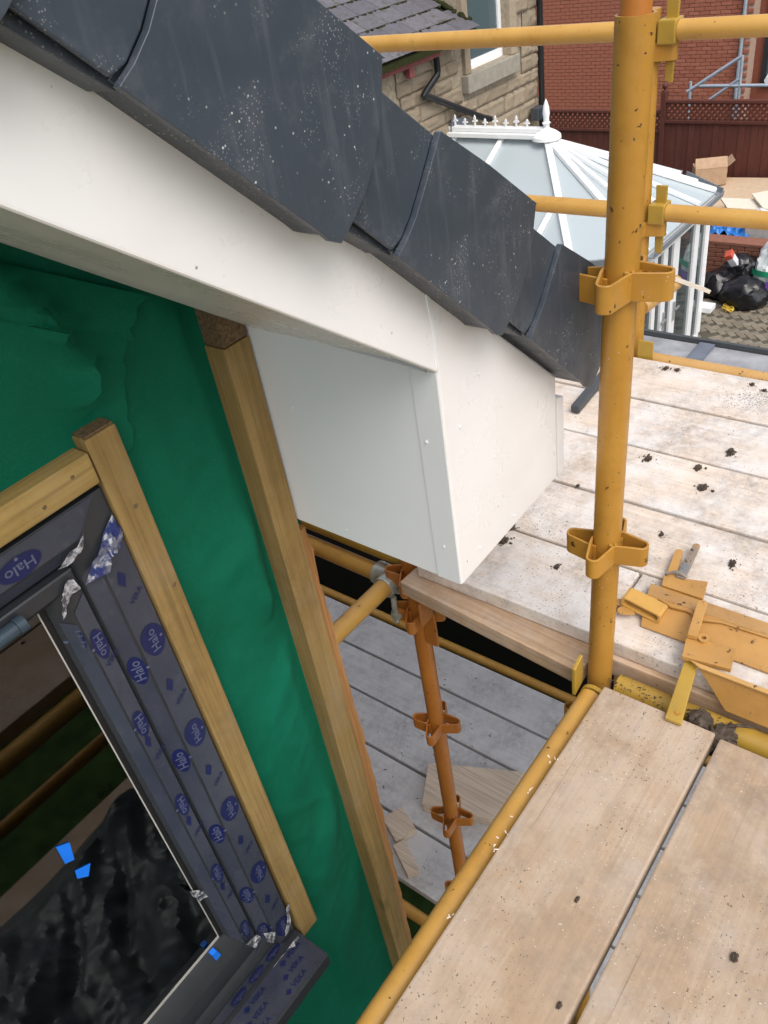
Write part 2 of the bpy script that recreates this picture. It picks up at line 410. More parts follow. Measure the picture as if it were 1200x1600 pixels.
    def blob(s, c, rad, seed=0, rough=0.35, n=2, freq=2.2, squash=(1, 1, 1)):
        bm = bmesh.new(); bmesh.ops.create_icosphere(bm, subdivisions=n, radius=1.0)
        vs = []
        for v in bm.verts:
            q = v.co; k = 1 + rough * noise.noise(q * freq + Vector((seed * 7.3, seed * 1.7, 3.1))) + rough * 0.4 * noise.noise(q * freq * 2.7 + Vector((seed, 5, seed)))
            vs.append((c[0] + q.x * rad * k * squash[0], c[1] + q.y * rad * k * squash[1], c[2] + q.z * rad * k * squash[2]))
        fs = [tuple(v.index for v in f.verts) for f in bm.faces]; bm.free()
        return s.add(vs, fs)


WL = {}


def empty(name, loc, label, cat, group=None, kind=None):
    o = bpy.data.objects.new(name, None); COL.objects.link(o); o.location = loc; WL[o.name] = Vector(loc)
    o.empty_display_size = 0.1
    return tag(o, label, cat, group, kind)


def tag(o, label=None, cat=None, group=None, kind=None):
    if label: o['label'] = label
    if cat: o['category'] = cat
    if group: o['group'] = group
    if kind: o['kind'] = kind
    return o


def mesh(name, b, m, origin=(0, 0, 0), smooth=None, bevel=0, seg=2):
    me = bpy.data.meshes.new(name); og = Vector(origin)
    me.from_pydata([tuple(Vector(p) - og) for p in b.v], [], b.f)
    bm = bmesh.new(); bm.from_mesh(me)
    bmesh.ops.recalc_face_normals(bm, faces=bm.faces)
    if bevel:
        es = [e for e in bm.edges if len(e.link_faces) == 2 and e.calc_face_angle(0) > 0.6]
        bmesh.ops.bevel(bm, geom=es, offset=bevel, segments=seg, profile=0.6, affect='EDGES', clamp_overlap=True)
    bm.to_mesh(me); bm.free()
    if smooth is not None:
        for p in me.polygons: p.use_smooth = True
        try: me.set_sharp_from_angle(angle=smooth)
        except Exception: pass
    me.materials.append(m); return me


def obj(name, b, m, parent=None, origin=None, smooth=None, bevel=0, label=None, seg=2):
    """one mesh object; vertices are world points, the origin is the parent's unless given"""
    pw = WL[parent.name] if parent else Vector((0, 0, 0))
    if origin is None:
        origin = pw if parent else (Vector(b.v[0]) if b.v else Vector())
    og = Vector(origin)
    me = mesh(name, b, m, og, smooth, bevel, seg)
    o = bpy.data.objects.new(name, me); COL.objects.link(o); o.location = og - pw
    if parent: o.parent = parent
    WL[o.name] = og
    if label: o['label'] = label
    return o


def inst(name, me, loc, parent=None, rot=None, scale=None):
    o = bpy.data.objects.new(name, me); COL.objects.link(o)
    pw = WL[parent.name] if parent else Vector((0, 0, 0))
    o.location = Vector(loc) - pw
    if parent: o.parent = parent
    if rot: o.rotation_euler = rot
    if scale: o.scale = scale
    WL[o.name] = Vector(loc); return o


_tx = {}


def text_shape(s, bold=False):
    """outline of a word as (verts2d, faces), height of capitals about 0.7"""
    if s in _tx: return _tx[s]
    cu = bpy.data.curves.new('lettering', 'FONT'); cu.body = s; cu.align_x = 'CENTER'; cu.align_y = 'CENTER'; cu.resolution_u = 2; cu.offset = 0.012
    o = bpy.data.objects.new('lettering', cu); COL.objects.link(o); bpy.context.view_layer.update()
    me = bpy.data.meshes.new_from_object(o.evaluated_get(bpy.context.evaluated_depsgraph_get()))
    _tx[s] = ([(v.co.x, v.co.y) for v in me.vertices], [tuple(p.vertices) for p in me.polygons])
    bpy.data.objects.remove(o); bpy.data.meshes.remove(me); bpy.data.curves.remove(cu); return _tx[s]


def XYZ(a, b, d): return (a, b, d)
def XZ(a, b, d): return (a, d, b)
def YZ(a, b, d): return (d, a, b)


RT = 0.02415
# ================================================================== SETTING
g = B().grid(lambda u, v: (-60 + 130 * u, -60 + 130 * v, GZ - 0.06 + 0.03 * noise.noise(Vector((u * 60, v * 60, 0)))), 60, 60)
tag(obj('ground', g, M['grass'], origin=(0, 0, GZ), smooth=1), kind='structure', label='rough green lawn below the scaffold')

paving = obj('paving', B().box(4.9, 13.2, -4.5, 6.9, GZ - 0.2, GZ - 0.012), M['sand'], origin=(9, 1, GZ))
tag(paving, 'grey brown block paving of the yard', kind='structure')
# herringbone blocks where the photograph shows them
pm = mesh('paver', B().box(-0.098, 0.098, -0.048, 0.048, -0.05, 0), M['paver'], bevel=0.006, seg=1)
n_p = 0
ang = radians(45)
for i in range(-60, 60):
    for j in range(-60, 60):
        for (du, dv, rot) in ((0.0, 0.0, 0.0), (0.15, 0.05, pi / 2)):
            # herringbone lattice: steps (0.1, 0.1) and (0.2, -0.2)
            a = i * 0.1 + j * 0.2 + du; b = i * 0.1 - j * 0.2 + dv
            X = 11.9 + a * cos(ang) - b * sin(ang); Y = 3.0 + a * sin(ang) + b * cos(ang)
            # the patch seen past the felt roof, left of the door corner
            if 10.4 < X < 13.1 and 1.55 < Y < 4.35 and n_p < 300:
                if not (X < 11.25 and Y > 3.5) and (X + Y > 13.2) and (Y - 0.45 * (X - 11.2) > 2.0):
                    inst('paver', pm, (X, Y, GZ + random.uniform(-0.004, 0.004)), paving, (random.uniform(-.01, .01), random.uniform(-.01, .01), ang + rot)); n_p += 1

# raised bed behind the yard, held by a low brick wall
tag(obj('soil_bed', B().grid(lambda u, v: (13.3 + 3.6 * u, -3 + 9.5 * v, -5.27 + 0.05 * noise.noise(Vector((u * 9, v * 20, 1)))), 24, 40), M['soil'], origin=(15, 1, -5.3), smooth=1),
    'dark raised soil bed below the brown fence', kind='structure')
bw = empty('low_brick_wall', (13.2, 2, GZ), 'low dark brick wall behind the black bin bags, holding the raised bed', 'wall')
obj('wall_core', B().box(13.12, 13.30, -3, 6.4, GZ - 0.1, -5.22), M['brick_mortar'], bw)
obj('coping', B().box(13.06, 13.36, -3, 6.4, -5.217, -5.17), M['bed_brick'], bw, bevel=0.006)
bb = mesh('brick', B().box(-0.05, 0, -0.1075, 0.1075, 0, 0.065), M['bed_brick'], bevel=0.005, seg=1)
for r in range(8):
    for i in range(13):
        inst('brick', bb, (13.117, 1.7 + i * 0.225 + (r % 2) * 0.1125, GZ + 0.01 + r * 0.073), bw, (0, 0, 0))


# ================================================================== FAR BUILDINGS
def brick_house():
    t = empty('brick_house', (20, 8, GZ), 'red brick house wall beyond the brown fence', 'house')
    obj('wall', B().box(20.012, 20.4, 6.12, 13.0, GZ - 0.1, 0.4), M['brick_mortar'], t, label='long red brick side wall')
    me = mesh('brick', B().box(-0.02, 0.1, -0.1075, 0.1075, 0, 0.065), M['brick'], bevel=0.004, seg=1)
    rest = B(); spots = []
    for r in range(84):
        z = GZ + r * 0.075 + 0.01
        if z > 0.3: break
        for i in range(31):
            y = 6.23 + i * 0.225 + (r % 2) * 0.1125
            if y > 12.9: continue
            # seen: above the fence, right of the stone house
            seen = -4.72 < z < -2.75 and y < 11.1
            d = (0 if seen else 100) + abs(y - 7.6)
            spots.append((d, y, z))
    spots.sort()
    for k, (d, y, z) in enumerate(spots):
        if k < 300: inst('brick', me, (20 + random.uniform(-.003, .003), y, z), t)
        else:
            q = random.uniform(-.003, .003); rest.box(19.982 + q, 20.02, y - .1075, y + .1075, z, z + .065)
    o = obj('brick', rest, M['brick'], t); o['kind'] = 'stuff'
    # downpipe and the recessed window at the right end
    obj('downpipe', B().tube((19.93, 6.28, GZ), (19.93, 6.28, 0.2), 0.04, 12), M['galv_far'], t, smooth=1)
    obj('return_wall', B().box(20.5, 20.8, 3.0, 6.3, GZ - .1, 0.4), M['brick'], t, label='set back brick wall beside the downpipe')
    w = obj('window', B().box(20.42, 20.49, 4.9, 5.0, -4.6, -2.2).box(20.42, 20.49, 5.85, 5.95, -4.6, -2.2).box(20.42, 20.49, 5.003, 5.847, -2.3, -2.2).box(20.42, 20.49, 5.003, 5.847, -4.6, -4.5), M['anthracite'], t)
    obj('pane', B().box(20.44, 20.46, 5.003, 5.847, -4.497, -2.303), M['far_glass'], w)
    obj('flue', B().tube((20.5, 5.75, -4.35), (20.1, 5.7, -4.4), 0.07, 12), M['upvc'], t, smooth=1)


brick_house()


def galv_frame():
    b = B(); X = 17.2
    def q(y, z): return (X, y * 1.0118, z * 1.0118)
    t = empty('galvanised_frame', (X, 5.8, GZ), 'leaning galvanised tube frame behind the brown fence', 'frame')
    for p0, p1, r in (((6.27, -3.90), (5.33, -3.32), .035), ((6.05, -3.80), (4.0, -3.80), .032), ((5.85, -4.05), (5.30, -3.67), .03), ((5.31, -3.30), (5.28, GZ / 1.0118), .03), ((6.22, -3.72), (6.2, GZ / 1.0118), .03)):
        obj('tube', B().tube(q(*p0), q(*p1), r, 10), M['galv_far'], t, smooth=1)


galv_frame()


def fence():
    t = empty('fence', (16, 6, GZ), 'dark brown timber fence with trellis top', 'fence')
    me = mesh('slat', B().box(-0.012, 0.012, -0.056, 0.056, 0, 1.0), M['fence'], bevel=0.003, seg=1)
    for (y0, y1, zt, zb) in ((1.0, 6.27, -3.80, -4.14), (6.36, 9.9, -3.98, -4.31)):
        n = int((y1 - y0) / 0.112); st = (y1 - y0) / n
        for i in range(n):
            o = inst('slat', me, (16 + (0.010 if i % 2 else 0), y0 + st * (i + .5), GZ), t); o.scale = (1, 1, zb - 0.02 - GZ)
        for z, h in ((zt, 0.05), (zb, 0.055)): obj('rail', B().box(15.95, 16.05, y0, y1, z - h, z), M['fence'], t, bevel=0.008)
        lat = B(); H = zt - 0.05 - zb; s2 = H * 0.7071; step = 0.105
        k = y0 - H
        while k < y1:
            a0 = max(k, y0); a1 = min(k + H, y1)
            if a1 > a0:
                for sg in (0, 1):
                    z0 = zb + (a0 - k); z1 = zb + (a1 - k)
                    if sg: z0 = zt - .05 - (a0 - k); z1 = zt - .05 - (a1 - k)
                    lat.beam((15.99 + 0.012 * sg, a0, z0), (15.99 + 0.012 * sg, a1, z1), 0.012, 0.034, (1, 0, 0)) if False else lat.beam((15.99 + 0.014 * sg, a0, z0), (15.99 + 0.014 * sg, a1, z1), 0.034, 0.012, (1, 0, 0))
            k += step
        o = obj('lattice', lat, M['fence'], t); o['kind'] = 'stuff'
    for y, zt in ((6.315, -3.66), (9.95, -3.8), (0.95, -3.66)):
        p = obj('fence_post', B().box(15.93, 16.05, y - .045, y + .045, GZ - .1, zt), M['fence'], t, bevel=0.006)
        obj('ball_cap', B().lathe([(.05, 0), (.05, .015), (.02, .025), (.02, .04), (.045, .065), (.055, .095), (.045, .125), (.02, .145), (.002, .15)], (15.99, y, zt), 14), M['fence'], p, smooth=1)


fence()


def stone_house():
    Y = 7.0
    t = empty('stone_house', (10.5, Y, GZ), 'old buff stone house with slate lean-to roof, seen past the verge tiles', 'house')
    core = B(); Y2 = Y + 0.03
    wx0, wx1, wz0, wz1 = 10.66, 11.74, -2.19, 0.3
    # core around the window hole; the part left of x=10.5 stops under the slate eaves
    core.box(7.0, 10.5, Y2, Y + .5, GZ, -1.66).box(10.503, wx0, Y2, Y + .5, GZ, 0.6).box(wx1, 12.58, Y2, Y + .5, GZ, 0.6).box(wx0 + .001, wx1 - .001, Y2, Y + .5, GZ, wz0)
    obj('wall', core, M['mortar'], t)
    rng = random.Random(3)
    protos = []
    for k in range(9):
        b = B()
        def fn(u, v, k=k):
            e = min(u, 1 - u, v, 1 - v)
            return (u - .5, -0.025 * min(1, e * 14) - 0.6 * 0.09 * max(0, noise.noise(Vector((u * 5 + k * 5, v * 4, k)))) * min(1, e * 8), v)
        b.grid(fn, 9, 7)
        protos.append(mesh('stone', b, M['stone'], smooth=0.9))
    z = -3.6; count = 0
    while z < -0.9:
        h = rng.choice((0.17, 0.21, 0.25)); x = 8.9 + rng.uniform(0, .2)
        while x < 12.56:
            w = rng.uniform(0.24, 0.52); w = min(w, 12.575 - x)
            if w < 0.08: break
            skip = (x + w > 10.58 and x < 11.82 and z + h > -2.45) or (x < 10.52 and z + h > -1.68)
            if not skip and count < 200:
                o = inst('stone', rng.choice(protos), (x + w / 2, Y + 0.012, z), t); o.scale = (w - .006, 1, h - .006); count += 1
            x += w
        z += h
    # window: frame, panes, dressed jambs and sill
    for x0, x1 in ((10.52, 10.655), (11.745, 11.93)):
        obj('jamb_stone', B().box(x0, x1, Y - .03, Y + .3, -2.19, 0.3), M['stone'], t, bevel=.012)
    obj('window_sill', B().box(10.47, 11.88, Y - .09, Y + .25, -2.42, -2.195), M['sillstone'], t, bevel=.012)
    f = B().box(10.66, 10.73, Y + .12, Y + .19, -2.19, .3).box(11.67, 11.74, Y + .12, Y + .19, -2.19, .3).box(10.733, 11.667, Y + .12, Y + .19, -2.19, -2.08)
    fr = obj('window', f, M['upvc'], t, bevel=.006)
    obj('pane', B().box(10.733, 11.667, Y + .15, Y + .17, -2.077, .3), M['far_glass'], fr)
    obj('bead', B().box(10.733, 11.667, Y + .095, Y + .118, -2.187, -2.14), M['upvc'], fr)
    obj('curtain', B().grid(lambda u, v: (10.8 + .9 * u, Y + .32 + .03 * sin(u * 40), -2.1 + 1.9 * v), 40, 4), M['paper'], t, smooth=1)
    # corner downpipe, gutter scraps, waste pipes
    obj('downpipe', B().tube((12.55, Y - .06, GZ), (12.55, Y - .06, -1.5), .045, 12).path([(12.55, Y - .06, -1.5), (12.6, Y - .12, -1.38), (12.75, Y - .3, -1.22), (12.8, Y - .4, -1.1)], .045, 10), M['cord'], t, smooth=1)
    obj('gutter', B().tube((12.2, Y - .35, -1.16), (13.2, Y - .35, -1.16), .075, 12), M['cord'], t, smooth=1)
    obj('waste_pipe', B().path([(9.74, Y - .10, -1.62), (9.745, Y - .10, -1.97), (9.73, Y - .10, -2.02), (9.42, Y - .10, -2.16), (9.38, Y - .10, -2.18), (9.42, Y - .10, -2.19), (10.75, Y - .10, -2.79), (10.95, Y - .10, -2.86)], .042, 10), M['cord'], t, smooth=1)
    obj('flashing', B().prism([(10.02, -2.62), (10.42, -2.70), (10.5, -3.4), (9.8, -3.4)], XZ, Y - .075, Y - .055), M['lead'], t)
    obj('fascia_board', B().box(7.4, 9.76, Y - .16, Y - .13, -1.80, -1.63), M['red_paint'], t)
    obj('fascia_bracket', B().box(9.1, 9.2, Y - .13, Y - .06, -1.92, -1.66), M['red_paint'], t)
    lt = obj('security_light', B().box(12.18, 12.4, Y - .20, Y - .06, -3.2, -3.02), M['darkbar'], t, bevel=.01)
    obj('lamp_panel', B().box(12.2, 12.38, Y - .212, Y - .203, -3.18, -3.04), M['hinge'], lt)
    # slate roof: each slate one object
    sm = mesh('slate', B().box(-.205, .205, 0, .50, 0, .012), M['slate'], bevel=.003, seg=1)
    pit = radians(27); ca, sa = cos(pit), sin(pit)
    ey, ez = Y - .30, -1.62
    obj('roof', B().add([(7.2, ey + .02, ez - .03), (10.5, ey + .02, ez - .03), (10.5, ey + 2 * ca, ez - .03 + 2 * sa), (7.2, ey + 2 * ca, ez - .03 + 2 * sa), (7.2, ey + .02, ez - .1), (10.5, ey + .02, ez - .1), (10.5, ey + 2 * ca, ez - .1 + 2 * sa), (7.2, ey + 2 * ca, ez - .1 + 2 * sa)],
        [(0, 1, 2, 3), (7, 6, 5, 4), (0, 4, 5, 1), (1, 5, 6, 2), (2, 6, 7, 3), (3, 7, 4, 0)]), M['moss'], t)
    for r in range(6):
        for i in range(8):
            x = 10.30 - i * .420 - (r % 2) * .21; q = r * .30
            inst('slate', sm, (x, ey + q * ca, ez + q * sa + .012), t, (pit - radians(2.2), 0, random.uniform(-.012, .012)))
    mo = B()
    for k in range(26):
        q = random.uniform(0, .95); mo.blob((10.48 + random.uniform(-.03, .03), ey + q * ca, ez + q * sa + .02), random.uniform(.025, .05), k, .5, 1)
    for r in range(1, 5):
        for k in range(60):
            q = r * .30 - .012; mo.blob((10.4 - random.uniform(0, 3.0), ey + q * ca, ez + q * sa + .012), random.uniform(.008, .026), k, .5, 1, squash=(1.6, 1, .7))
    o = obj('moss', mo, M['moss'], t, smooth=1); o['kind'] = 'stuff'


stone_house()


# ================================================================== CONSERVATORY
def conservatory():
    ze = -3.7
    Bp, Cp, Dp, Ep = (8.40, 4.32), (8.85, 3.6), (11.04, 3.6), (11.65, 4.32)
    F, A = (11.65, 6.95), (8.40, 6.95)
    fin = Vector((10.05, 5.50, -2.84)); rid = Vector((10.05, 6.95, -2.84))
    t = empty('conservatory', (10.0, 5.2, GZ), 'white conservatory with hipped glass roof against the stone house', 'conservatory')
    P3 = lambda p, z=ze: Vector((p[0], p[1], z))
    # roof sheets between bars
    def lerp(a, b, k): return a + (b - a) * k
    fan = [P3(Bp), P3(Cp)] + [lerp(P3(Cp), P3(Dp), k / 4) for k in (1, 2, 3)] + [P3(Dp), lerp(P3(Dp), P3(Ep), .5), P3(Ep)]
    dn = Vector((0, 0, -.03))
    for a, b in zip(fan, fan[1:]):
        s = obj('roof_sheet', B().add([fin + dn, a + dn, b + dn, fin + dn * 1.8, a + dn * 1.8, b + dn * 1.8], [(0, 1, 2), (5, 4, 3), (0, 3, 4, 1), (1, 4, 5, 2), (2, 5, 3, 0)]), M['roof_sheet'], t)
    for sx, (E0, W0) in enumerate(((Bp, A), (Ep, F))):
        ys = [5.50, 6.15, 6.95]
        # triangle beside the hip, then two bays up to the wall
        quads = [[fin, P3(E0), P3((E0[0], 5.50))], [fin, P3((E0[0], 5.50)), P3((E0[0], 6.15)), Vector((10.05, 6.15, -2.84))], [Vector((10.05, 6.15, -2.84)), P3((E0[0], 6.15)), P3((E0[0], 6.95)), rid]]
        for q in quads:
            n = len(q)
            obj('roof_sheet', B().add([p + dn for p in q] + [p + dn * 1.8 for p in q], [tuple(range(n)), tuple(range(n, 2 * n))[::-1]] + [(i, n + i, n + (i + 1) % n, (i + 1) % n) for i in range(n)]), M['roof_sheet'], t)
        for y in (6.15, 6.9):
            obj('glazing_bar', B().beam(Vector((10.05, y, -2.84)), P3((E0[0], y)), .06, .05), M['upvc'], t, bevel=.008)
        mid = lerp(fin, P3(E0), .52)
        obj('glazing_bar', B().beam(mid, P3((E0[0], mid.y)), .06, .05), M['upvc'], t, bevel=.008)
    for p in fan:
        hip = p in (fan[0], fan[1], fan[5], fan[7])
        obj('glazing_bar', B().beam(fin, p, .085 if hip else .06, .055 if hip else .05), M['upvc'], t, bevel=.008)
    rb = obj('ridge', B().box(9.93, 10.17, 5.5, 7.0, -2.84, -2.78).box(9.99, 10.11, 5.5, 7.0, -2.777, -2.72), M['upvc'], t, bevel=.01)
    for i in range(8):
        y = 5.78 + i * .16; h = .14 if i % 2 else .10
        o = B().prism([(y - .012, 0), (y + .012, 0), (y + .010, h * .35), (y + .045, h * .42), (y + .030, h * .55), (y + .012, h * .55), (y + .016, h * .75), (y, h), (y - .016, h * .75), (y - .012, h * .55), (y - .030, h * .55), (y - .045, h * .42), (y - .010, h * .35)],
                      lambda a, b, d: (d, a, -2.717 + b), 10.042, 10.058)
        obj('cresting', o, M['upvc'], rb)
    fl = obj('finial', B().lathe([(.19, -.07), (.185, -.03), (.12, .02), (.06, .05), (.04, .06), (.04, .10), (.055, .12), (.035, .14), (.038, .19), (.047, .23), (.038, .31), (.018, .37), (.004, .40)], (fin.x, fin.y, fin.z + .06), 16), M['upvc'], t, smooth=.7)
    # gutter and eaves beam round the eaves, walls of frames below
    loop = [A, Bp, Cp, Dp, Ep, F]
    for a, b in zip(loop, loop[1:]):
        a3, b3 = P3(a), P3(b); d = (b3 - a3).normalized(); nrm = Vector((d.y, -d.x, 0))
        obj('eaves_beam', B().beam(a3 + nrm * -.05 + Vector((0, 0, -.11)), b3 + nrm * -.05 + Vector((0, 0, -.11)), .09, .12), M['upvc'], t, bevel=.006)
        gb = B(); prof = [(.0, -.075), (.09, -.075), (.105, -.0), (.095, 0), (.082, -.065), (.008, -.065)]
        nb = len(prof); vs = []
        for p in (a3, b3): vs += [p + nrm * (q[0] + .01) + Vector((0, 0, q[1])) for q in prof]
        gb.add(vs, [tuple(range(nb)), tuple(range(nb, 2 * nb))[::-1]] + [(i, nb + i, nb + (i + 1) % nb, (i + 1) % nb) for i in range(nb)])
        obj('gutter', gb, M['gutter'], t)
        # posts at both ends, mullions, panes
    def wall(a, b, splits, doors=()):
        a3 = Vector((a[0], a[1], 0)); b3 = Vector((b[0], b[1], 0)); L = (b3 - a3).length; d = (b3 - a3) / L; nr = Vector((d.y, -d.x, 0))
        def bar(s0, s1, z0, z1, dep=.07, off=0.0):
            m = Matrix(((d.x, nr.x, 0, a3.x), (d.y, nr.y, 0, a3.y), (0, 0, 1, 0), (0, 0, 0, 1)))
            return B().box(s0, s1, -.10 + off, -.10 + dep + off, z0, z1, m)
        zt = ze - .175; zb = GZ
        obj('frame_rail', bar(0.05, L - .05, zt - .07, zt), M['upvc'], t, bevel=.006)
        obj('frame_rail', bar(0.05, L - .05, zb, zb + .09), M['upvc'], t, bevel=.006)
        for i, s in enumerate(splits):
            w = s[1]; obj('mullion', bar(s[0] - w / 2, s[0] + w / 2, zb + .093, zt - .073), M['upvc'], t, bevel=.006)
        for s0, s1 in zip(splits, splits[1:]):
            x0 = s0[0] + s0[1] / 2 + .002; x1 = s1[0] - s1[1] / 2 - .002
            obj('pane', bar(x0, x1, zb + .095, zt - .075, .02, .02), M['door_glass'], t)
            obj('glazing_bead', B().add(*(lambda q: (q.v, q.f))(bar(x0, x0 + .018, zb + .1, zt - .08, .04, .022).box(0, 0, 0, 0, 0, 0))), M['seal'], t)
        return bar
    wall(Bp, Cp, [(.06, .1), (.42, .07), (.80, .1)])
    bar = wall(Cp, Dp, [(.06, .12), (.40, .10), (.70, .14), (1.05, .19), (1.74, .15), (2.12, .14)])
    wall(Dp, Ep, [(.05, .1), (.5, .07), (.92, .1)])
    wall(Ep, F, [(.05, .1), (.9, .07), (1.75, .07), (2.58, .1)])
    wall(A, Bp, [(.05, .1), (.9, .07), (1.75, .07), (2.58, .1)])
    hd = obj('door_handle', bar(1.035, 1.07, -5.02, -4.76, .02, .072), M['handle'], t, label='chrome lever handle on the door stile')
    obj('lever', bar(1.05, 1.17, -4.88, -4.855, .02, .098), M['handle'], hd)
    hd = obj('door_handle', bar(.70, .735, -5.02, -4.76, .02, .072), M['handle'], t)
    obj('lever', bar(.60, .73, -4.88, -4.855, .02, .098), M['handle'], hd)
    obj('floor', B().prism([A, Bp, Cp, Dp, Ep, F], XYZ, GZ - .05, GZ + .02), M['paver'], t)
    obj('window_board', B().box(11.02, 11.22, 3.50, 3.70, -5.40, -5.33), M['upvc'], t)


conservatory()

# low felt roofed outbuilding just past the scaffold
t = empty('outbuilding', (3.7, 1.5, GZ), 'low outbuilding with grey wet felt roof just past the deck edge', 'outbuilding')
obj('wall', B().box(2.75, 4.8, -1.8, 5.0, GZ - .05, -2.70), M['black_void'], t)
obj('roof', B().box(2.68, 4.90, -1.9, 5.1, -2.695, -2.62), M['felt'], t, bevel=.01)
obj('felt_lap', B().box(2.69, 4.893, 1.50, 1.60, -2.617, -2.60), M['lead'], t, bevel=.004)
obj('edge_trim', B().box(4.903, 4.93, -1.9, 5.1, -2.72, -2.59), M['darkbar'], t)


# ================================================================== THE HOUSE WITH THE GABLE
PIT = radians(39)
def SN(s, n, y): return (s * cos(PIT) + n * sin(PIT), y, -s * sin(PIT) + n * cos(PIT))


H = empty('house', (0, 1.2, GZ), 'house gable under repair, green membrane wall, white bargeboard and new grey verge', 'house')
YW = 0.965


def gable():
    WX0, WX1, WZ0, WZ1 = -0.86, 0.433, -1.868, -0.583
    def top(x):  # underside of the roof at x
        s = (x - 0.24 * sin(PIT)) / cos(PIT); return -s * sin(PIT) + 0.24 * cos(PIT)
    ys, ye = YW + .012, YW + .15
    b = B()
    b.prism([(-1.8, GZ), (WX0, GZ), (WX0, top(WX0)), (-1.8, top(-1.8))], XZ, ys, ye)
    b.prism([(WX1, GZ), (.785, GZ), (.785, top(.785)), (WX1, top(WX1))], XZ, ys, ye)
    b.prism([(WX0 + .001, GZ), (WX1 - .001, GZ), (WX1 - .001, WZ0), (WX0 + .001, WZ0)], XZ, ys, ye)
    b.prism([(WX0 + .001, WZ1), (WX1 - .001, WZ1), (WX1 - .001, top(WX1)), (WX0 + .001, top(WX0))], XZ, ys, ye)
    obj('gable_wall', b, M['osb'], H)
    obj('side_wall', B().box(.62, .785, YW + .155, 6.0, GZ, top(.785)), M['osb'], H, label='boarded side wall behind the gable corner')

    # green membrane: one draped sheet with creases and slack
    def crease(p, q, x, z):
        ax, az = p; bx, bz = q; dx, dz = bx - ax, bz - az; L2 = dx * dx + dz * dz
        k = max(0, min(1, ((x - ax) * dx + (z - az) * dz) / L2)); return math.hypot(x - ax - k * dx, z - az - k * dz), k
    creases = [((.36, -.22), (.445, -.34), .020, .030), ((.445, -.34), (.468, -.44), .026, .022), ((.468, -.44), (.438, -.56), .026, .016),
               ((.62, -.40), (.69, -.80), .012, .05), ((.69, -.74), (.58, -1.15), .010, .05), ((.70, -1.05), (.52, -1.75), .009, .06), ((.72, -1.35), (.56, -2.0), .010, .045),
               ((.56, -.9), (.70, -.84), .007, .03), ((.55, -1.3), (.71, -1.12), .007, .03), ((.53, -1.9), (.7, -1.6), .008, .04), ((.5, -2.25), (.69, -2.0), .01, .05), ((.47, -2.1), (.62, -2.6), .010, .05), ((.2, -.3), (.3, -.5), .014, .05), ((.05, -.25), (.2, -.45), .012, .06)]
    FOLD_A = ([(.30, -.17), (.40, -.275), (.448, -.345), (.470, -.42), (.466, -.465), (.444, -.505)], .030, .055)
    FOLD_B = ([(.27, -.16), (.345, -.26), (.40, -.36), (.43, -.47)], .020, .04)
    FOLD_C = ([(.675, -.78), (.668, -.90), (.640, -1.05)], .016, .04)
    def bulge(x, z):
        h = 0
        for p, q, a, w in creases:
            d, k = crease(p, q, x, z); h += a * math.exp(-(d / w) ** 2) * (0.45 + 0.55 * sin(pi * min(1, max(0, k * .8 + .1))))
        h += .008 * noise.noise(Vector((x * 5, 1, z * 3.2))) + .0028 * noise.noise(Vector((x * 14, 4, z * 10)))
        h += .012 * max(0, .30 - abs(noise.noise(Vector((x * 6 + z * 5, 9, z * 3))))) + .004 * max(0, .25 - abs(noise.noise(Vector((x * 11 - z * 7, 2, z * 6)))))
        h += .0018 * noise.noise(Vector((x * 40, 4, z * 30)))
        # slack folded over along a free edge: rises slowly from the left, drops off sharply on the right
        for pl, A, wd in (FOLD_A, FOLD_B, FOLD_C):
            best = 9; sd = 0; kk = 0
            for i in range(len(pl) - 1):
                d, k = crease(pl[i], pl[i + 1], x, z)
                if d < best:
                    best = d; kk = (i + k) / (len(pl) - 1)
                    sd = (pl[i + 1][0] - pl[i][0]) * (z - pl[i][1]) - (pl[i + 1][1] - pl[i][1]) * (x - pl[i][0])
            env = min(1, kk * 5) * min(1, (1 - kk) * 5)
            if sd < 0: h += A * env * math.exp(-best / wd)
            else: h += A * env * math.exp(-(best / .013) ** 2)
        f1 = min(1, max(0, (.684 - x) / .035)) if x < .684 else 0
        f2 = 1
        if z < -.50: f2 = min(1, max(0, (x - .495) / .03))
        elif x < .50: f2 = min(1, max(.12, (z + .50) / .05))
        return h * f1 * f2
    X0, X1, Z0, Z1 = -1.0, .783, -3.6, 0.12
    def fn(u, v):
        x = X0 + (X1 - X0) * u; z = Z0 + (Z1 - Z0) * v
        z = min(z, top(x) - .002) if z > top(x) else z
        return (x, YW - .004 - max(0, bulge(x, z)), z)
    NU, NV = 300, 420
    def keep(u, v):
        x = X0 + (X1 - X0) * u; z = Z0 + (Z1 - Z0) * v
        if z > top(x) + .02: return False
        return not (WX0 + .03 < x < WX1 - .02 and WZ0 + .03 < z < WZ1 - .02)
    m = obj('membrane', B().grid(fn, NU, NV, keep), M['membrane'], H, smooth=1.2, label='green breather membrane, creased and loose')
    # overlapping upper length with a torn edge
    edge = [(.603, -.385), (.580, -.392), (.572, -.408), (.560, -.414), (.562, -.430), (.551, -.428), (.545, -.442), (.536, -.452), (.538, -.462), (.528, -.478), (.522, -.500), (.518, -.520), (.512, -.530), (.516, -.545), (.508, -.560), (.505, -.575)]
    rows = []
    for i in range(len(edge)):
        ex, ez = edge[i]
        for j in range(15):
            k = j / 14; x = ex - k * .46; z = ez + k * .30 * (1 if i < 6 else max(0.0, 1 - (i - 6) / 9)) * 1.0
            z = min(z, top(x) - .004)
            lift = .012 + .010 * math.exp(-(k / .12) ** 2) * max(0, noise.noise(Vector((i * .9, 2, 0)))) + .008 * math.exp(-(k / .1) ** 2) * (1 - i / 16)
            rows.append((x, YW - .006 - max(0, bulge(x, z)) - lift, z))
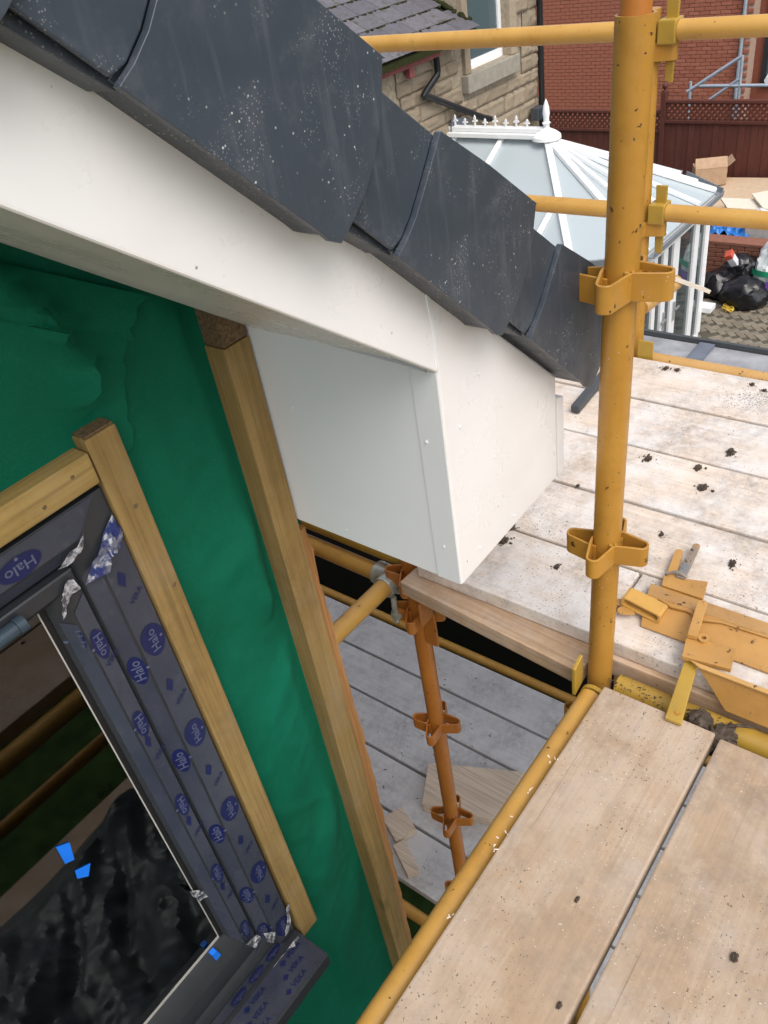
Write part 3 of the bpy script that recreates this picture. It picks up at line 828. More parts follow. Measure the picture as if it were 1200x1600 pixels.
    lb = B().add(rows, [(i * 15 + j, i * 15 + j + 1, (i + 1) * 15 + j + 1, (i + 1) * 15 + j) for i in range(len(edge) - 1) for j in range(14)])
    obj('membrane_lap', lb, M['membrane'], m, smooth=1.2)
    for (x, z) in ((.348, -.222),):
        yb = YW - .0055 - max(0, bulge(x, z)) - (.02 if x < .4 else 0)
        obj('staple', B().beam((x - .005, yb, z + .004), (x + .005, yb, z - .004), .0012, .0014), M['galv'], m)

    # battens
    def batten(name, x0b, x0t, w, z0, z1, mt, y0=.917):
        nseg = 12; b = B(); vs = []
        for i in range(nseg + 1):
            k = i / nseg; z = z0 + (z1 - z0) * k; xo = x0b + (x0t - x0b) * k + .0004 * noise.noise(Vector((k * 6, x0b * 9, 0)))
            vs += [(xo, y0, z), (xo + w, y0, z), (xo + w, YW - .001, z), (xo, YW - .001, z)]
        fs = [(0, 1, 2, 3), tuple(nseg * 4 + i for i in (3, 2, 1, 0))]
        for i in range(nseg):
            for j in range(4): fs.append((i * 4 + j, i * 4 + (j + 1) % 4, (i + 1) * 4 + (j + 1) % 4, (i + 1) * 4 + j))
        return obj('batten', B().add(vs, fs), mt, H, origin=(x0b, y0, z0), bevel=.0025, label=name)
    bt = batten('tall corner batten running up to the soffit', .690, .688, .053, -2.95, -.505, M['batten'])
    obj('dark_top', B().box(.690, .740, .918, YW - .001, -.502, -.44), M['endgrain'], bt)  # short block on the batten top in the dark end-grain colour
    bt = batten('upright batten beside the window frame', .440, .431, .050, -1.90, -.512, M['batten'])
    obj('end_grain', B().box(.4335, .4785, .920, YW - .003, -.5105, -.508), M['endgrain'], bt)
    for k, (xx, zz) in enumerate(((.463, -.64), (.472, -.80))):
        obj('knot', B().tube((xx, .9172, zz), (xx, .9160, zz), .0045, 9, .0025), M['endgrain'], bt)
    bx = obj('batten', B().box(-.95, .428, .915, YW - .002, -.575, -.527), M['batten_x'], H, origin=(-.2, .93, -.55), bevel=.003, label='level batten across the window head')
    for xx, zz in ((.395, -.545), (.345, -.560)):
        obj('knot', B().tube((xx, .9152, zz), (xx, .9140, zz), .0035, 9, .002), M['endgrain'], bx)
    # torn strip of corner timber behind the tall batten
    eb = B(); vs = []; n = 70
    for i in range(n + 1):
        z = -2.95 + i * (2.05 / n); k = i / n
        xr = .757 + .006 * noise.noise(Vector((z * 16, 0, 0))) + .004 * noise.noise(Vector((z * 60, 3, 0))) + .022 * (1 - abs(k - .62) * 1.6)
        vs += [(.7445, .928, z), (xr, .930 + .004 * noise.noise(Vector((z * 30, 7, 1))), z), (xr - .003, .962, z), (.7445, .962, z)]
    fs = [(0, 1, 2, 3), tuple(n * 4 + i for i in (3, 2, 1, 0))]
    for i in range(n):
        for j in range(4): fs.append((i * 4 + j, i * 4 + (j + 1) % 4, (i + 1) * 4 + (j + 1) % 4, (i + 1) * 4 + j))
    obj('corner_strip', eb.add(vs, fs), M['bark'], H, smooth=.6, label='rough torn reddish timber strip at the wall corner')


gable()


def room():
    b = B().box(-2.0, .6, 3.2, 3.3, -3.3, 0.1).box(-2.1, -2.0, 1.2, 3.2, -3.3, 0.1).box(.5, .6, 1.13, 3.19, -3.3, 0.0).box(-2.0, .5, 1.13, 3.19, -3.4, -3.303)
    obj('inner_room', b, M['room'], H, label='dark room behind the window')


room()


# ---------------- window
def window():
    W_ = obj('window', B().box(-.82, .40, .985, 1.03, -1.83, -.62).add([], []) if False else B().box(-.859, .43, 1.02, 1.022, -1.8615, -1.855), M['anthracite'], H, origin=(-.2, .95, -1.2), label='anthracite casement window with printed protective film')
    def loop(name, rect, ws, prof, m, bevel=0):
        """mitred profile round a rectangle; rect=(x0,x1,z0,z1); ws = widths (left,right,bottom,top); prof=[(t,y)]"""
        x0, x1, z0, z1 = rect; wl_, wr, wb, wt = ws; vs = []; n = len(prof)
        for q, y in prof:
            vs += [(x0 + wl_ * q, y, z0 + wb * q), (x1 - wr * q, y, z0 + wb * q), (x1 - wr * q, y, z1 - wt * q), (x0 + wl_ * q, y, z1 - wt * q)]
        fs = []
        for i in range(n - 1):
            for j in range(4): fs.append((i * 4 + j, i * 4 + (j + 1) % 4, (i + 1) * 4 + (j + 1) % 4, (i + 1) * 4 + j))
        return obj(name, B().add(vs, fs), m, W_, smooth=.5)
    fr = (-.86, .4306, -1.86, -.588)
    loop('frame', fr, (.08,) * 4, [(0, 1.0), (0, .926), (.03, .925), (.60, .925), (.64, .926), (.96, .940), (1.0, .944), (1.0, .99)], M['anthracite'])
    sr = (-.775, .3465, -1.776, -.672)
    loop('gasket', (-.782, .3525, -1.782, -.666), (.01,) * 4, [(0, .962), (1, .962)], M['seal'])
    loop('sash', sr, (.050, .050, .105, .046), [(0, .99), (0, .932), (.05, .930), (.52, .930), (.56, .931), (.90, .947), (1.0, .953), (1.0, .975)], M['anthracite'])
    gx0, gx1, gz0, gz1 = -.728, .2985, -1.672, -.716
    obj('glass_pane', B().box(gx0, gx1, .958, .962, gz0, gz1), M['window_glass'], W_)
    sp = loop('spacer_bar', (gx0, .2876, -1.6705, gz1), (.003, .0022, .0085, .003), [(0, .9572), (1.0, .9572), (1.0, .9578)], M['spacer'])
    obj('seal', B().box(.2878, .2975, .9566, .9579, -1.675, -.715), M['seal'], W_)
    for pts, y, th in (([(.1395, -1.104), (.1585, -1.118), (.1505, -1.156), (.1365, -1.148)], .9565, .001), ([(.142, -1.179), (.166, -1.193), (.1535, -1.213), (.1385, -1.197)], .9567, .0008), ([(.252, -1.664), (.264, -1.664), (.268, -1.690), (.254, -1.690)], .944, .006)):
        obj('packer_and_reflection', B().prism(pts, XZ, y - th, y + th), M['blue'], W_, label='small bright blue glazing packer, the second shape a modelled reflection')  # second shape stands in for the packer's reflection in the glass
    # protective film, thin sheet over frame flats and chamfers with cut ends
    def film(pts_fn, name='film'):
        pass
    e = .0012
    def strip_v(xa, ya, xb, yb, z0, z1, top_skew, mk='film', nz=40):
        vs = []
        for i in range(nz + 1):
            k = i / nz
            for j, (x, y) in enumerate(((xa, ya), (xb, yb))):
                z = z0 + (z1 - z0) * k
                if j == 1: z += top_skew * k
                if i in (0, nz): z += .004 * noise.noise(Vector((x * 90, j * 3, z * 9)))
                vs.append((x, y - e - .0006 * noise.noise(Vector((x * 30, 1, z * 25))), z))
        return B().add(vs, [(i * 2, i * 2 + 1, i * 2 + 3, i * 2 + 2) for i in range(nz)])
    obj('film', strip_v(.3835, .925, .4295, .925, -1.835, -.672, .042), M['film'], W_, smooth=.5, label='grey protective film on the right frame face')
    obj('film', strip_v(.356, .9395, .3795, .9268, -1.80, -.700, .022), M['film'], W_, smooth=.5)
    obj('film', strip_v(.3215, .930, .3450, .930, -1.755, -.735, .02), M['film'], W_, smooth=.5)
    obj('film', strip_v(.3016, .9462, .3183, .9306, -1.735, -.745, -.01), M['film'], W_, smooth=.5)
    def strip_h(za, ya, zb, yb, x0, x1, skew, nx=40):
        vs = []
        for i in range(nx + 1):
            k = i / nx
            for j, (z, y) in enumerate(((za, ya), (zb, yb))):
                x = x0 + (x1 - x0) * k + (skew * k if j else 0); vs.append((x, y - e - .0006 * noise.noise(Vector((x * 25, 2, z * 30))), z))
        return B().add(vs, [(i * 2, i * 2 + 1, i * 2 + 3, i * 2 + 2) for i in range(nx)])
    obj('film', strip_h(-.6355, .925, -.5895, .925, -.83, .372, .042), M['film'], W_, smooth=.5, label='torn edged film on the head of the frame')
    obj('film', strip_h(-.6625, .9395, -.6395, .9268, -.83, .350, .018), M['film'], W_, smooth=.5)
    obj('film', strip_h(-1.8585, .925, -1.8165, .925, -.83, .40, -.03), M['film'], W_, smooth=.5)
    # torn crinkled scraps
    def scrap(pts, seed, mt, ymid, amp=.006, name='torn_film'):
        """loose flap of film: outline in (x, z), fanned from its middle and lifted at the edges"""
        n = len(pts); cx = sum(p[0] for p in pts) / n; cz = sum(p[1] for p in pts) / n
        ring = []
        for i in range(n):
            a, b_ = pts[i], pts[(i + 1) % n]
            for k in range(4):
                q = k / 4; w = .0015 * noise.noise(Vector((i + q * 3, seed, 0)))
                ring.append((a[0] + (b_[0] - a[0]) * q + w, a[1] + (b_[1] - a[1]) * q - w))
        m = len(ring); vs = [(cx, ymid, cz)]; K = 5
        for j in range(1, K + 1):
            for i, (x, z) in enumerate(ring):
                k = j / K; X = cx + (x - cx) * k; Z = cz + (z - cz) * k
                y = ymid - amp * (.9 * abs(noise.noise(Vector((X * 60 + seed * 3, Z * 38, seed)))) + .35 * abs(noise.noise(Vector((X * 150, Z * 110 + seed, 5)))) ) - amp * .5 * k * k * max(0, noise.noise(Vector((X * 45, Z * 45, seed + 9))))
                vs.append((X, y, Z))
        fs = [(0, 1 + i, 1 + (i + 1) % m) for i in range(m)]
        for j in range(K - 1):
            for i in range(m): fs.append((1 + j * m + i, 1 + (j + 1) * m + i, 1 + (j + 1) * m + (i + 1) % m, 1 + j * m + (i + 1) % m))
        return obj(name, B().add(vs, fs), mt, W_, smooth=.8)
    scrap([(.4262, -.631), (.4316, -.664), (.4213, -.6847), (.4004, -.6904), (.390, -.71), (.3492, -.7003), (.3822, -.6704)], 1, M['torn'], .9225, .012)
    scrap([(.372, -.640), (.382, -.628), (.364, -.6528), (.3444, -.6585), (.325, -.656), (.345, -.645)], 3, M['silver_film'], .9235, .008)
    scrap([(.3191, -.691), (.3311, -.6807), (.3401, -.6844), (.3428, -.7047), (.3286, -.7026), (.3227, -.7062)], 5, M['silver_film'], .926, .008)
    scrap([(.3191, -.691), (.3255, -.703), (.3129, -.718), (.2995, -.734), (.311, -.705)], 6, M['silver_film'], .925, .006)
    scrap([(.3104, -1.5171), (.2979, -1.486), (.2765, -1.4499), (.2758, -1.4644), (.2858, -1.5044)], 7, M['silver_film'], .950, .012)
    scrap([(.3008, -1.662), (.3221, -1.7111), (.3352, -1.742), (.3618, -1.7103), (.350, -1.70)], 8, M['silver_film'], .925, .010) if False else None
    scrap([(.3121, -1.7011), (.3452, -1.7197), (.3518, -1.7403), (.3300, -1.7497)], 8, M['silver_film'], .922, .010)
    scrap([(.3594, -1.7349), (.372, -1.755), (.383, -1.7682), (.370, -1.800), (.3581, -1.770)], 9, M['silver_film'], .920, .010)
    scrap([(.4410, -1.735), (.4300, -1.742), (.4290, -1.775), (.4061, -1.8141), (.400, -1.822), (.4161, -1.818), (.4305, -1.790)], 10, M['silver_film'], .920, .008)
    fl = B(); L_ = [(.3405, .9085), (.368, .9075), (.3918, .9085), (.410, .9065), (.4253, .9085), (.4216, .9000), (.404, .8985), (.3834, .9040)]
    fl.add([(x, y, -1.8575 + .006 * (i % 2) + .003) for i, (x, y) in enumerate(L_)] , [(0, 1, 7), (1, 2, 7), (2, 6, 7), (2, 3, 6), (3, 4, 6), (4, 5, 6)])
    obj('torn_film', fl, M['silver_film'], W_, smooth=.6)
    # printing on the film: egg shaped badges with the word, small diamonds, faint names
    badge = B(); word = B(); dia = B()
    def badge_at(cx, cz, y, rw, rh, rot, slope=0.0):
        """slope: dy/dx of the face carrying the print"""
        vs = []
        for i in range(22):
            t_ = 2 * pi * i / 22; a = rw * cos(t_) * (1 + .10 * sin(t_)); b_ = rh * sin(t_)
            vs.append((cx + a, y + a * slope, cz + b_))
        badge.add(vs, [tuple(range(22))])
        tv, tf = text_shape('Halo'); s = max(rw, rh) * .74
        out = []
        for px_, pz_ in tv:
            a = px_ * s * cos(rot) - pz_ * s * .9 * sin(rot); b_ = px_ * s * sin(rot) + pz_ * s * .9 * cos(rot)
            out.append((cx + a, y - .0005 + a * slope, cz + b_))
        word.add(out, tf)
        a0 = cx - sin(rot) * -.0; tvv = []
        for i in range(8):
            t_ = 2 * pi * i / 8; a = .0028 * cos(t_) + sin(rot) * s * .60; b_ = .0028 * sin(t_) - cos(rot) * s * .60
            tvv.append((cx + a, y - .0005 + a * slope, cz + b_))
        word.add(tvv, [tuple(range(8))])
    for k in range(5):
        badge_at(.4080, -.867 - .232 * k, .9219, .0205, .0315, pi / 2)
        badge_at(.368, -.905 - .232 * k if k < 4 else -1.755, .9312, .0125, .0310, pi / 2, -.53)
        badge_at(.3335, (-.81, -.995, -1.222, -1.455, -1.68)[k], .9270, .0115, .0295, -pi / 2)
    for k in range(1): badge_at(.3105, -.785 - .232 * k, .9375, .0075, .026, -pi / 2, -1.08)
    for k in range(5): badge_at(.285 - .20 * k, -.6185, .9219, .032, .0165, pi)
    for k in range(4): badge_at(.205 - .20 * k, -.600, .9219, .024, .0095, pi)
    for k in range(3): badge_at(.362 - .055 * k, -1.838, .9219, .022, .016, 0)
    for n_, b_, m_ in (('film_badge', badge, M['ink']), ('film_word', word, M['ink_light'])): obj(n_, b_, m_, W_)['kind'] = 'stuff'
    def small(txt, cx, cz, y, s, rot, tgt):
        tv, tf = text_shape(txt)
        tgt.add([(cx + (a * cos(rot) - b_ * sin(rot)) * s, y, cz + (a * sin(rot) + b_ * cos(rot)) * s) for a, b_ in tv], tf)
    for k in range(5):
        zc = -.755 - .232 * k
        for (cx, y, dz) in ((.402, .9224, .02), (.331, .9272, -.05)):
            z = zc + dz; w = .008 if cx > .4 else .006
            dia.add([(cx - w, y, z - .004), (cx, y, z - .015), (cx + w, y, z + .004), (cx, y, z + .015)], [(0, 1, 2, 3)])
            small('VEKA', cx + .010, z - .04, y, .012, radians(35), dia)
    obj('film_mark', dia, M['ink'], W_)['kind'] = 'stuff'
    # sill with its own film
    sl = obj('sill', B().prism([(.828, -1.866), (.828, -1.905), (.845, -1.905), (.848, -1.880), (.93, -1.876), (.93, -1.8625), (.836, -1.858)], lambda a, b, d: (d, a, b), -.9, .4345), M['anthracite'], W_, bevel=.002)
    obj('sill_film', B().add([(-.88, .8305, -1.8568), (.433, .8305, -1.8568), (.433, .912, -1.8598), (-.88, .912, -1.8598)], [(0, 1, 2, 3)]), M['film'], sl)
    pr = B()
    for k in range(7):
        for r in range(3):
            xc = .395 - .115 * k - .018 * r; yc = .898 - .026 * r
            tv, tf = text_shape('VEKA')
            pr.add([(xc + a * .017, yc + b_ * .017, -1.8585 + .0022) for a, b_ in tv], tf)
            w = .007; xd = xc - .034
            pr.add([(xd - w * 1.2, yc, -1.8563), (xd, yc - w, -1.8563), (xd + w * 1.2, yc, -1.8563), (xd, yc + w, -1.8563)], [(0, 1, 2, 3)])
    obj('sill_print', pr, M['ink'], sl)['kind'] = 'stuff'
    hg = obj('hinge_cover', B().tube((.10, .920, -.690), (.243, .920, -.690), .011, 14).tube((.2435, .920, -.690), (.256, .920, -.690), .0125, 14), M['hinge'], W_, smooth=.6)


window()


# ---------------- bargeboard, boxed end, verge caps, roof
def verge():
    YB = .57
    n0 = .073
    def bl(x):  # lower edge of the barge at x
        s = (x - n0 * sin(PIT)) / cos(PIT); n = .066 + .019 * s
        return SN(s, n, 0)[0], SN(s, n, 0)[2]
    pts = [bl(-.45), bl(.0), bl(.4), (.7445, -.4985), (.7445, -.871), (1.0555, -.863), (1.0555, SN(1.30, .20, 0)[2]), (SN(-.55, .27, 0)[0], SN(-.55, .27, 0)[2])]
    obj('bargeboard', B().prism(pts, XZ, YB, YB + .02), M['pvc'], H, origin=(.5, YB, -.4), bevel=.004, seg=3, label='white bargeboard with boxed eaves end')
    obj('box_cap', B().prism([(1.0575, -.8655), (1.0795, -.866), (1.0795, -.712), (1.0575, -.705)], XZ, YB - .001, YB + .35), M['pvc'], H, bevel=.002, label='white end strip on the eaves box')
    # side of the box facing the wall corner, with the cover trim
    obj('corner_trim', B().box(.7432, .7443, YB + .0025, .6145, -.8690, -.5005), M['pvc_shaded'], H)
    obj('box_side', B().prism([(.5905, -.8685), (1.30, -.862), (1.30, -.47), (.5905, -.50)], YZ, .7446, .7565), M['pvc_shaded'], H, label='white side panel of the eaves box, toned grey for its shade')
    obj('box_base', B().box(.758, 1.056, YB + .022, 1.3, -.860, -.852), M['pvc_shaded'], H)
    # soffit under the overhang up to the membrane
    sv = []
    for s in (-.5, .975):
        n = .067 + .019 * s
        for y, dn in ((YB + .021, .002), (.905, .002), (.905, .012), (YB + .021, .012)): sv.append(SN(s, n + dn, y))
    obj('soffit', B().add(sv, [(0, 1, 2, 3), (7, 6, 5, 4), (0, 4, 5, 1), (1, 5, 6, 2), (2, 6, 7, 3), (3, 7, 4, 0)]), M['pvc'], H, label='white soffit board under the overhang')
    fs_ = B()
    for (y, z, r) in ((.602, -.612, .0035), (.80, -.845, .0025), (.595, -.80, .003), (.86, -.62, .0022)): fs_.blob((.7425, y, z), r, 3, .5, 1, squash=(.4, 1, 1))
    for (x, z, r) in ((.80, -.835, .0032), (.905, -.845, .0028), (.78, -.60, .003), (.835, -.545, .003), (.86, -.70, .0025), (.93, -.60, .0026)): fs_.blob((x, YB - .0012, z), r, 4, .5, 1, squash=(1, .4, 1))
    o = obj('filler_spot', fs_, M['upvc'], H, smooth=.8); o['kind'] = 'stuff'
    obj('silicone_drip', B().prism([(.735, -.365), (.742, -.372), (.747, -.43), (.7465, -.494), (.744, -.494), (.743, -.43), (.738, -.40)], XZ, YB - .0012, YB + .001), M['upvc'], H)
    # roof covering behind the caps
    rv = []
    for s in (-1.6, 1.20):
        for y, n in ((.60, .235), (4.5, .235), (4.5, .285), (.60, .285)): rv.append(SN(s, n, y))
    obj('roof', B().add(rv, [(0, 1, 2, 3), (7, 6, 5, 4), (0, 4, 5, 1), (1, 5, 6, 2), (2, 6, 7, 3), (3, 7, 4, 0)]), M['tile'], H, label='grey roof slope')
    f = lambda a, b, d: SN(a, b, d)
    for k, se in enumerate((-.096, .249, .594, .940, 1.272)):
        dn = -.001 * k
        if k == 4: dn = -.006
        s0 = se - .262
        body = [(se - .259, .171 + dn), (se - .15, .162 + dn), (se - .030, .152 + dn), (se - .016, .150 + dn)]
        for q in range(9):
            a = q / 8; body.append((se - .010 + .026 * sin(pi * (a * .86 + .10)) - .006 * a, .153 + dn + .165 * a))
        body += [(se - .008, .320 + dn), (s0 + .12, .314 + dn), (s0 + .018, .305 + dn), (se - .246, .303 + dn), (se - .246, .25 + dn), (se - .247, .215 + dn), (se - .252, .19 + dn)]
        c = obj('verge_cap', B().prism(body, f, .5195, .5275), M['tile'], H, origin=SN(se - .15, .23, .52), bevel=.003, seg=3, label='dark grey verge cap with pale mortar splashes')
        up = [(p[0], max(p[1], .160 + dn + .0) if False else (p[1] + (.005 if p[1] < .2 + dn else 0))) for p in body]
        obj('cap_core', B().prism([(a_, b_ if b_ < .3 + dn else b_ - .002) for a_, b_ in up], f, .5335, .600), M['tile'], c, bevel=.002)
        obj('cap_web', B().prism([(se - .24, .20 + dn), (se - .02, .19 + dn), (se - .01, .30 + dn), (se - .24, .295 + dn)], f, .5277, .5333), M['tile'], c)
        tail = [(se - .345, .1815 + dn), (se - .262, .176 + dn), (se - .2535, .19 + dn), (se - .2485, .215 + dn), (se - .2475, .25 + dn), (se - .2475, .300 + dn), (se - .345, .298 + dn)]
        obj('cap_tail', B().prism(tail, f, .5262, .5325), M['tile'], c, bevel=.0015)
        obj('tail_core', B().prism([(se - .357, .172 + dn), (se - .249, .1725 + dn), (se - .249, .296 + dn), (se - .357, .294 + dn)], f, .5375, .592), M['tile'], c, bevel=.002)
        obj('tail_web', B().prism([(se - .34, .20 + dn), (se - .26, .20 + dn), (se - .26, .29 + dn), (se - .34, .29 + dn)], f, .5327, .5373), M['tile'], c)


verge()


# ================================================================== SCAFFOLD
S = empty('scaffold', (1.053, .471, GZ), 'yellow and orange painted tube scaffold round the gable corner', 'scaffold')


def ear(cx, cy, cz, ax, ay, reach=.074, h=.042, th=.0042):
    """one folded steel loop of a pressing, pointing along (ax, ay)"""
    px_, py_ = -ay, ax
    cen = []
    cen.append((.012, .0215))
    cen.append((.024, .0205))
    for q in range(7):
        a = pi / 2 - pi * q / 6; cen.append((reach - .012 + .011 * cos(a), .0115 * sin(a)))
    cen.append((.024, -.0205)); cen.append((.012, -.0215))
    n = len(cen); outer = []; inner = []
    for i, (a, b) in enumerate(cen):
        d = Vector((cen[min(i + 1, n - 1)][0] - cen[max(i - 1, 0)][0], cen[min(i + 1, n - 1)][1] - cen[max(i - 1, 0)][1])).normalized()
        nx, ny = -d.y, d.x
        outer.append((a + nx * th / 2, b + ny * th / 2)); inner.append((a - nx * th / 2, b - ny * th / 2))
    ring = outer + inner[::-1]
    b = B(); vs = []
    for z in (cz - h / 2, cz + h / 2):
        for a, c in ring: vs.append((cx + ax * a + px_ * c, cy + ay * a + py_ * c, z))
    m = len(ring); fs = [(i, (i + 1) % m, m + (i + 1) % m, m + i) for i in range(m)]
    for i in range(n - 1):
        fs.append((i, m - 1 - i, m - 2 - i, i + 1)); fs.append((m + i, m + i + 1, m + m - 2 - i, m + m - 1 - i))
    return b.add(vs, fs)


def pressing(post, cx, cy, cz, mt, dirs=((1, 0), (-1, 0), (0, 1), (0, -1)), rot=0.0):
    b = B()
    for i, (ax, ay) in enumerate(dirs):
        a = math.atan2(ay, ax) + rot
        e = ear(cx, cy, cz + (.006 if i % 2 else -.006), cos(a), sin(a)); b.add(e.v, e.f)
    return obj('pressing', b, mt, post, smooth=.6, bevel=.0008, seg=1)


def lean(z): return (1.0588 + .0074 * (z + .158), .4589 - .0166 * (z + .158), z)     # the corner upright is a little out of plumb


p1 = obj('standard', B().tube(lean(GZ), lean(-.158), RT, 40, inner=.0205), M['orange'], S, origin=(1.053, .471, -1), smooth=.8, label='tall yellow orange upright at the deck corner')
obj('spigot', B().tube(lean(-.45), lean(.25), .0188, 28), M['rust_orange'], p1, smooth=.8)
for z in (-.492, -.987, -1.482, -1.977): pressing(p1, lean(z)[0], lean(z)[1], z, M['orange'], rot=radians(4))
obj('weld_band', B().tube(lean(-.98), lean(-.982), .0245, 30), M['orange'], p1, smooth=.8)

X3, Y3 = 2.30, .955
p3 = obj('standard', B().tube((X3, Y3, GZ), (X3, Y3, -.335), RT, 28), M['orange'], S, origin=(X3, Y3, -1), smooth=.8, label='outer yellow upright mostly hidden behind the corner one')
for z in (-.437, -.893, -1.37): pressing(p3, X3, Y3, z, M['orange'])
p2 = obj('standard', B().tube((1.168, 1.05, GZ), (1.168, 1.05, -1.27), RT, 28), M['rust_orange'], S, origin=(1.168, 1.05, -2), smooth=.8, label='rusty orange inner upright below the eaves box')
for z in (-1.40, -1.53, -2.005, -2.505, -3.0): pressing(p2, 1.168, 1.05, z, M['rust_orange'], rot=radians(18))
obj('wedge_plate', B().box(1.150, 1.158, .985, 1.025, -1.62, -1.43).box(1.10, 1.19, .985, .99, -1.50, -1.42), M['rust_orange'], p2, bevel=.002)


def rail(p0, p1, mt, label=None, wedge_at=None, name='guard_rail', r=RT):
    o = obj(name, B().tube(p0, p1, r, 26), mt, S, origin=p0, smooth=.8, label=label)
    return o


# top and middle guard rails along the outer side, wedged to the outer upright
def wedge_end(o, x, y, z, sgn, mt):
    """blade, C-shaped end and tapered wedge joining a rail to a pressing"""
    y0, y1 = sorted((y + sgn * .028, y + sgn * .075))
    obj('rail_end', B().box(x - .027, x + .027, y0, y1, z - .028, z + .028), mt, o, bevel=.004)
    ym = y + sgn * .056
    obj('wedge', B().prism([(ym - .016, z + .075), (ym + .016, z + .075), (ym + .010, z - .115), (ym - .010, z - .120)], lambda a, b, d: (d, a, b), x - .005, x + .005), mt, o, bevel=.0015)


tr = rail((X3, Y3 - .076, -.385), (X3, -1.6, -.385), M['yellow'], 'top guard rail right of the corner upright'); wedge_end(tr, X3, Y3, -.385, -1, M['olive_yellow'])
tl = rail((X3, Y3 + .028, -.383), (X3, 4.2, -.392), M['yellow'], 'top guard rail running back to the stone house side')
mr = rail((X3, Y3 - .076, -.842), (X3, -1.6, -.842), M['yellow'], 'middle guard rail right of the corner upright'); wedge_end(mr, X3, Y3, -.842, -1, M['olive_yellow'])
ml = rail((X3, Y3 + .028, -.845), (X3, 4.2, -.845), M['yellow'], 'middle guard rail behind the verge caps')
oe = rail((X3, Y3 - .03, -1.312), (X3, -1.6, -1.312), M['pale_tube'], 'pale tube along the outer deck edge', name='edge_tube')
obj('wedge', B().box(X3 - .05, X3 - .044, Y3 - .078, Y3 - .028, -1.33, -1.225), M['olive_yellow'], oe, bevel=.002)
rail((X3, Y3 + .03, -1.312), (X3, 4.2, -1.312), M['pale_tube'], name='edge_tube')
# stub tube poking out past the outer upright, with a lath on it
rail((X3 + .02, Y3 - .005, -1.150), (2.535, .925, -1.150), M['pale_tube'], 'short pale tube stub poking out past the outer upright', name='tube_stub')
# ledgers at deck level
lg = rail((1.053, .44, -1.347), (1.053, -1.7, -1.347), M['olive_yellow'], 'greenish yellow ledger between the near boards and the upper deck', name='ledger')
nl = rail((1.00, .473, -1.350), (-1.7, .471, -1.350), M['yellow'], 'near yellow ledger along the gap beside the wall', name='ledger')
obj('wedge', B().prism([(1.018, -1.255), (1.018, -1.335), (.985, -1.345), (.985, -1.268)], XZ, .500, .508), M['olive_yellow'], nl, bevel=.002)
obj('rail_end', B().tube((1.003, .471, -1.35), (1.012, .471, -1.35), .027, 24), M['olive_yellow'], nl, smooth=.8)
for x in (.2, -.9): rail((x, .44, -1.385), (x, -1.6, -1.385), M['olive_yellow'], name='transom')
for y in (-.3, 2.2, 3.9): rail((1.09, y, -1.345), (2.27, y, -1.345), M['yellow'], name='transom')
rail((1.175, 1.083, -1.455), (1.21, 4.2, -1.44), M['yellow'], 'ledger running back from the inner upright under the eaves box', name='ledger')
rail((1.205, 1.04, -1.395), (1.235, 4.2, -1.385), M['olive_yellow'], 'dull yellow tube above the clamped ledger', name='ledger')
rail((1.135, 1.115, -1.435), (.795, 1.115, -1.425), M['yellow'], 'short tie tube clamped below the ledger towards the wall', name='tie_tube')
# galvanised coupler
cp = obj('coupler', B().tube((1.176, 1.095, -1.455), (1.179, 1.185, -1.455), .033, 18), M['galv'], S, smooth=.6, bevel=.003, label='galvanised clamp on the ledger end')
obj('bolt', B().tube((1.135, 1.10, -1.475), (1.130, 1.10, -1.56), .008, 8).tube((1.135, 1.10, -1.53), (1.135, 1.10, -1.545), .016, 6).tube((1.14, 1.155, -1.47), (1.11, 1.16, -1.50), .009, 8), M['galv'], cp, smooth=.5)
obj('clamp_jaw', B().tube((1.12, 1.115, -1.437), (1.165, 1.115, -1.437), .031, 16), M['galv'], cp, smooth=.6, bevel=.002)
# lower lift
rail((2.34, 4.5, -3.24), (2.34, -1.6, -3.24), M['yellow'], 'lower ledger along the far side of the lower boards', name='ledger')
rail((1.075, 4.5, -3.255), (1.075, -1.6, -3.255), M['yellow'], name='ledger')
for y in (.95, 2.4): rail((1.05, y, -3.30), (2.36, y, -3.30), M['yellow'], name='transom')
rail((1.0, -.20, -2.20), (-1.7, -.20, -2.20), M['orange'], 'lower lift rail under the near boards', name='guard_rail')
rail((1.0, .47, -3.30), (-1.7, .47, -3.30), M['orange'], name='ledger'); rail((1.0, -.9, -3.30), (-1.7, -.9, -3.30), M['orange'], name='ledger')
for x, y in ((1.053, -.95), (-1.55, .471), (-1.55, -.95), (X3, -1.62), (X3, 4.22), (1.2, 4.22)):
    obj('standard', B().tube((x, y, GZ), (x, y, -.2 if x < 2 else .5), RT, 16), M['orange'], S, origin=(x, y, -2), smooth=.8)
for z in (-.4, -.85): rail((1.05, -.95, z), (-1.55, -.95, z), M['yellow'], name='guard_rail')


# ------------------------------------------------------------------ boards
def board(x0, x1, y0, y1, zt, mt, label, group, rz=0.0, th=.038, rx=0.0, name='scaffold_board'):
    cx, cy = (x0 + x1) / 2, (y0 + y1) / 2; b = B(); L = y1 - y0; Wd = x1 - x0
    me = mesh(name, B().box(-Wd / 2, Wd / 2, -L / 2, L / 2, -th, 0), mt, bevel=.004)
    o = bpy.data.objects.new(name, me); COL.objects.link(o); o.location = (cx, cy, zt); o.rotation_euler = (rx, 0, rz); WL[o.name] = Vector((cx, cy, zt))
    return tag(o, label, 'board', group)


